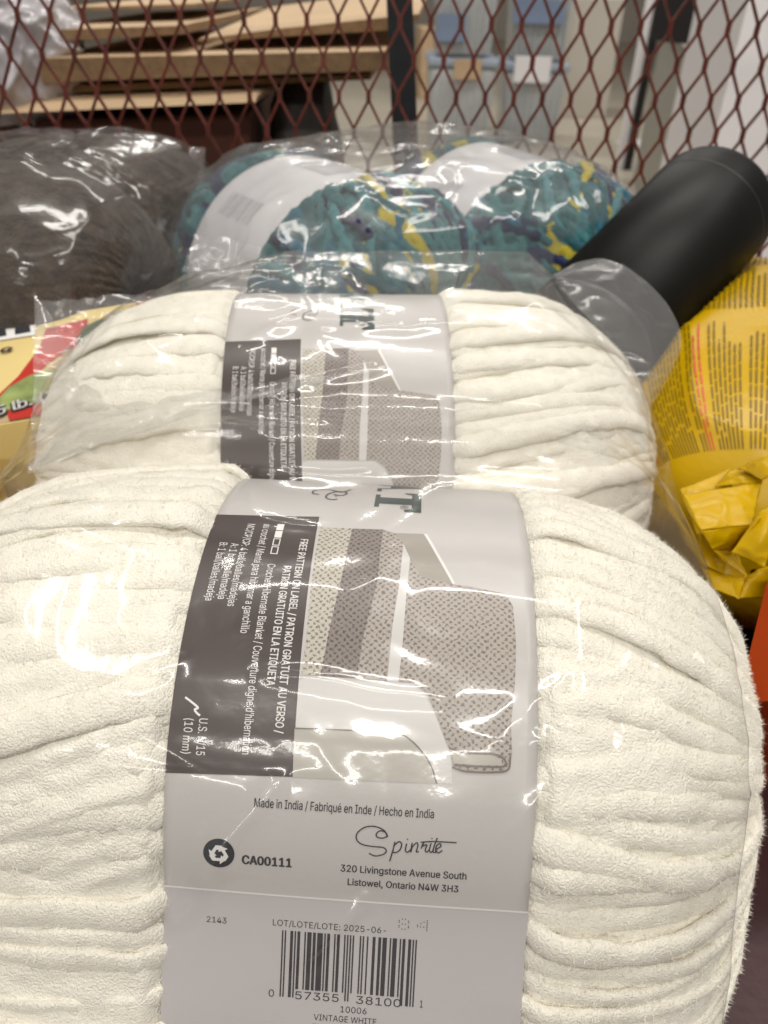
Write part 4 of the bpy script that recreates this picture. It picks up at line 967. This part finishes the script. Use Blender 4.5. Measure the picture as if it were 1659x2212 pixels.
top_print('red_vegetable', [pt(16, 892), pt(60, 878), pt(128, 866), pt(128, 885), pt(100, 905), pt(60, 916), pt(22, 912)], M['pkg_red'], 0.0010)
top_print('back_band', [(0.11, PD-0.018), (PW-.001, PD-0.012), (PW-.001, PD-.001), (0.11, PD-.001)], M['pkg_red'], 0.0004)
for k in range(3):
    u_ = -70+k*52; v_ = 752-k*8
    top_print('white_frame', [pt(u_-8, v_-2), pt(u_+44, v_-10), pt(u_+44, v_-46), pt(u_-8, v_-40)], M['pkg_white'], 0.0008)
    top_print('grey_panel', [pt(u_, v_-10), pt(u_+34, v_-16), pt(u_+30, v_-38), pt(u_, v_-33)], M['slate'], 0.0012)
def top_text(name, body, p0, p1, cap, bold, material, z):
    (x0, y0), (x1, y1) = p0, p1
    L = math.hypot(x1-x0, y1-y0); v, f = text_pts(body, 0, L, cap, 0, bold); c_, s_ = (x1-x0)/L, (y1-y0)/L
    return face_mesh(name, [(x0+p[0]*c_-p[1]*s_, y0+p[0]*s_+p[1]*c_) for p in v], f, material, z)
top_text('weight_outline', "5 lb. (2.", pt(-5, 906), pt(136, 862), 0.0086, 0.06, M['ink'], 0.0014)
top_text('weight_text', "5 lb. (2.", pt(-3, 904), pt(134, 861), 0.0080, 0.012, M['pkg_white'], 0.0018)
top_text('name_text', "G", pt(2, 766), pt(24, 763), 0.0048, 0.05, M['ink'], 0.0012)
top_text('band_text', "TS", pt(228, 690), pt(262, 684), 0.0055, 0.04, M['pkg_white'], 0.0010)

yc = empty('carton', (-0.262, 0.238, 0.0), math.radians(6), label='yellow carton at the left edge in front of the food package', cat='box')
box('carton_body', (0, 0, 0.0735), (0.18, 0.085, 0.145), M['yellow2'], yc, (0, 0, 0), 0.003)
mesh_obj('brown_band', [(-0.088, -0.030, 0.1464), (0.088, -0.030, 0.1464), (0.088, -0.005, 0.1464), (-0.088, -0.005, 0.1464)], [[0, 1, 2, 3]], mat('brown_band_print', (0.32, 0.12, 0.01), 0.4), yc, False)
VV, FF = [], []
for r_ in range(7):
    x = -0.085; y = -0.040+0.0016*r_ if r_ < 4 else 0.004+0.0045*(r_-4)
    while x < 0.08:
        l = rng.uniform(0.004, 0.014); k = len(VV); VV += [(x, y, 0.1468), (x+l, y, 0.1468), (x+l, y+0.0011, 0.1468), (x, y+0.0011, 0.1468)]; FF.append([k, k+1, k+2, k+3]); x += l+0.002
tag(mesh_obj('print_lines', VV, FF, M['print_olive'], yc, False), kind='stuff')

# ------------------------------------------------------------------ behind the mesh: cardboard
def board(label, pts, depth, thick_mat, name='cardboard_sheet', rise=0.0, group='cardboard behind the red mesh', skew=0.06):
    """slab: front outline (points), pushed back by `depth`"""
    front = [np.array(p) for p in pts]; back = [p+np.array([skew*depth, depth, rise]) for p in front]
    o = prism(name, front, back, thick_mat, None, label=label, cat='cardboard', group=group)
    o.data.materials.append(M['kraft_shaded'])
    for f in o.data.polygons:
        if abs(f.normal.z) < 0.5: f.material_index = 1  # upright faces get the painted shade
    return o
D_ = 0.80; YB = 0.93
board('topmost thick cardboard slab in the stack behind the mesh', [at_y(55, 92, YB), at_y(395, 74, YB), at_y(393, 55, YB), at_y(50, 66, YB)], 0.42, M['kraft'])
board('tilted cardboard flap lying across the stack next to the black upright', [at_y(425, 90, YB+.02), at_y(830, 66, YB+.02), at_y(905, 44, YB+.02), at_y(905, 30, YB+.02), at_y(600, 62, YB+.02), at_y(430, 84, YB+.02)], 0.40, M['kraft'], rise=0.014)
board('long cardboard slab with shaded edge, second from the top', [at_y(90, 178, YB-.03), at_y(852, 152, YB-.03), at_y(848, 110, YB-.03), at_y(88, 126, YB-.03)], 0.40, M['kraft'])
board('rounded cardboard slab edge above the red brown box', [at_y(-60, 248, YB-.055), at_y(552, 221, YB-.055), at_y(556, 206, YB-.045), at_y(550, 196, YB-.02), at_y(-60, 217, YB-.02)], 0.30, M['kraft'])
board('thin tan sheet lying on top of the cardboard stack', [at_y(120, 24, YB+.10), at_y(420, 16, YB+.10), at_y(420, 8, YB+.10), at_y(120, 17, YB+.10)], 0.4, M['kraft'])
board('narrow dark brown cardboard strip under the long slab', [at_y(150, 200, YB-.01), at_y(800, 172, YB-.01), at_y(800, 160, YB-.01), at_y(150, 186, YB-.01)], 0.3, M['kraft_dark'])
p = [at_y(-80, 470, YB-.02), at_y(535, 470, YB-.02), at_y(535, 248, YB-.02), at_y(-80, 266, YB-.02)]
zb = FZ+0.001
prism('cardboard_box', [(p[0][0], p[0][1], zb), (p[1][0], p[1][1], zb), tuple(p[2]), tuple(p[3])], [(p[0][0], p[0][1]+.35, zb), (p[1][0], p[1][1]+.35, zb), (p[2][0], p[2][1]+.35, p[2][2]), (p[3][0], p[3][1]+.35, p[3][2])], M['kraft_red'], None, label='dark red brown box at the bottom of the cardboard stack', cat='box')
# charcoal sack beside the stack
c0 = at(645, 275, 0.85)
pts = ellipsoid_pts((c0[0], c0[1]+0.06, (c0[2]+zb)/2+0.03), (0.058, 0.07, (c0[2]-zb)/2+0.03), 0.1)
sk_ = film_bag('sack', np.array(pts), None, M['grey_bag'], (60, 90), 0.001, 2.5, 71, None, zb)
tag(sk_, 'dark charcoal sack standing beside the cardboard stack', 'sack')
# silvery crumpled bag, top left
c1 = at(40, 105, 0.76)
pts = ellipsoid_pts((c1[0]-0.03, c1[1]+0.07, c1[2]-0.02), (0.065, 0.06, 0.07), 0.4)
M['silver_film'] = mat('silvery_film', (0.42, 0.40, 0.42), 0.18, 0.25, 30, 0.002, 60, spec=0.9)
sb_ = film_bag('plastic_bag', np.array(pts), None, M['silver_film'], (110, 150), 0.001, 6.0, 73, None, c1[2]-0.12)
tag(sb_, 'shiny silvery crumpled plastic bag behind the mesh at top left', 'plastic bag')

# ------------------------------------------------------------------ behind the mesh: the store
def tote(u0, u1, ytop, yfar, label, lid, zb_=0.0):
    a = at_y(u0, 100, yfar); b = at_y(u1, 100, yfar); w = b[0]-a[0]
    e = empty('storage_tote', ((a[0]+b[0])/2, yfar+0.22, FZ+zb_), 0, label=label, cat='storage tote', group='storage totes on the store floor')
    h = ytop
    V, F = box_mesh((w, 0.42, h), 0.03, 3); V = V*np.where(V[:, 2:3] < 0, [0.9, 0.9, 1], [1, 1, 1])
    t = mesh_obj('tub', V, F, M['tote'], e, False); t.location = (0, 0, h/2+0.002)
    for k in range(9):
        box('rib', (-w*0.42+k*w*0.105, -0.205, h*0.48), (0.012, 0.02, h*0.75), M['tote'], e, (0, 0, 0), 0.004)
    box('lid', (0, 0, h+0.025), (w*1.05, 0.45, 0.045), M[lid], e, (0, 0, 0), 0.012)
    return e
tote(930, 1078, 0.44, 5.0, 'frosted storage tote on the floor nearest the black upright', 'blue_lid')
tote(1098, 1236, 0.40, 5.3, 'frosted storage tote on the floor right of its neighbour', 'blue_lid')
tote(936, 1070, 0.44, 5.0, 'frosted storage tote stacked on top, nearest the black upright', 'blue_lid', 0.49)
tote(1104, 1230, 0.44, 5.3, 'frosted storage tote stacked on top, right of its neighbour', 'blue_lid', 0.449)
for u0, u1, yf, h, mm, lab_ in ((1225, 1330, 6.4, 0.75, 'wall', 'pale cream carton standing beside the storage totes'), (905, 960, 7.2, 0.5, 'kraft', 'small tan carton far behind the black upright')):
    a = at_y(u0, 100, yf); b = at_y(u1, 100, yf)
    box('carton', ((a[0]+b[0])/2, yf+0.2, FZ+h/2+0.001), (b[0]-a[0], 0.4, h), M[mm], None, (0, 0, 0.1), 0.004, label=lab_, cat='box')
for k, (u_, v_, w_, h_, mm, lab_) in enumerate([(975, 60, 0.16, 0.13, 'blue_card', 'blue card on the front of the upper tote by the black upright'), (1165, 25, 0.30, 0.12, 'blue_card', 'wide blue card on the front of the upper right tote'), (1150, 150, 0.22, 0.14, 'white_paint', 'white paper sign on the lower right tote'), (1010, 150, 0.16, 0.10, 'kraft', 'tan paper label on the lower left tote')]):
    yq = 4.985 if u_ < 1080 else 5.285; q = at_y(u_, v_, yq-0.012)
    box('paper_sign', tuple(q), (w_, 0.004, h_), M[mm], None, (0, 0, 0.05*k-0.05), 0, label=lab_, cat='sign')
# shelving unit at right: upright, plank, panel
su = empty('shelving_unit', (1.6, 4.4, FZ), label='grey shelving unit with white plank and thin dark upright', cat='shelving unit')
a = at_y(1404, 120, 4.6)
bag_child(prism('shelf_post', [(a[0]-.02, 4.6, FZ), (a[0]+.02, 4.6, FZ), (a[0]+.02, 4.6, 2.0), (a[0]-.02, 4.6, 2.0)], [(a[0]-.02, 4.64, FZ), (a[0]+.02, 4.64, FZ), (a[0]+.02, 4.64, 2.0), (a[0]-.02, 4.64, 2.0)], M['dark_plastic']), su)
bag_child(prism('post_cover', [(a[0]-.06, 4.62, FZ), (a[0]-.022, 4.62, FZ), (a[0]-.022, 4.62, 2.0), (a[0]-.06, 4.62, 2.0)], [(a[0]-.06, 4.66, FZ), (a[0]-.022, 4.66, FZ), (a[0]-.022, 4.66, 2.0), (a[0]-.06, 4.66, 2.0)], M['white_paint']), su)
l0, l1 = at_y(1425, 32, 4.4), at_y(1566, 108, 2.35); th_ = 0.05
zt = (l0[2]+l1[2])/2
pf = [(l0[0], l0[1], zt), (l1[0], l1[1], zt), (l1[0]+.35, l1[1], zt), (l0[0]+.6, l0[1], zt)]
bag_child(prism('shelf_plank', pf, [(x, y, z-th_) for x, y, z in pf], M['white_paint']), su)
pf2 = [(l0[0]+.03, l0[1], zt-th_), (l1[0]+.03, l1[1], zt-th_), (l1[0]+.33, l1[1], zt-th_), (l0[0]+.55, l0[1], zt-th_)]
bag_child(prism('end_panel', pf2, [(x, y, FZ+0.001) for x, y, z in pf2], M['grey_paint']), su)
m0 = np.array(l0)*0.45+np.array(l1)*0.55
db = [(l1[0]-.12, l1[1]+.30, zt+.002), (l1[0]+.02, l1[1]+.03, zt+.002), (l1[0]+.25, l1[1]+.05, zt+.002), (l1[0]+.25, l1[1]+.35, zt+.002)]
prism('carton', db, [(x, y, zt+.35) for x, y, z in db], M['dark_plastic'], None, label='black carton standing on the white shelf plank', cat='box')
# white cabinet at the right edge
c = at_y(1592, 100, 1.55)
prism('white_cabinet', [(c[0], 1.55, FZ+.001), (c[0]+.6, 1.45, FZ+.001), (c[0]+.6, 1.45, 1.2), (c[0], 1.55, 1.2)], [(c[0]+.06, 2.0, FZ+.001), (c[0]+.7, 1.9, FZ+.001), (c[0]+.7, 1.9, 1.2), (c[0]+.06, 2.0, 1.2)], M['white_paint'], None, label='white cabinet side at the right edge behind the mesh', cat='cabinet')
# dark bin and paper
c = at_z(1487, 342, FZ)
bn = empty('dark_bin', (c[0], c[1]+0.12, FZ), 0.3, label='dark brown bin on the floor between shelf and white cabinet', cat='bin')
V, F = box_mesh((0.30, 0.24, 0.26), 0.03, 3); V = V*np.where(V[:, 2:3] < 0, [0.75, 0.75, 1], [1, 1, 1])
t = mesh_obj('tub', V, F, M['dark_plastic'], bn, False); t.location = (0, 0, 0.131)
box('rim', (0, 0, 0.262), (0.33, 0.27, 0.03), M['dark_plastic'], bn, (0, 0, 0), 0.01)
c = at_z(1415, 315, FZ+.005)
sh = box('paper_sheet', (c[0], c[1], FZ+.004), (0.32, 0.42, 0.004), M['white_paint'], None, (0, 0, 0.5), 0, label='white sheet lying on the floor under the shelving', cat='paper')
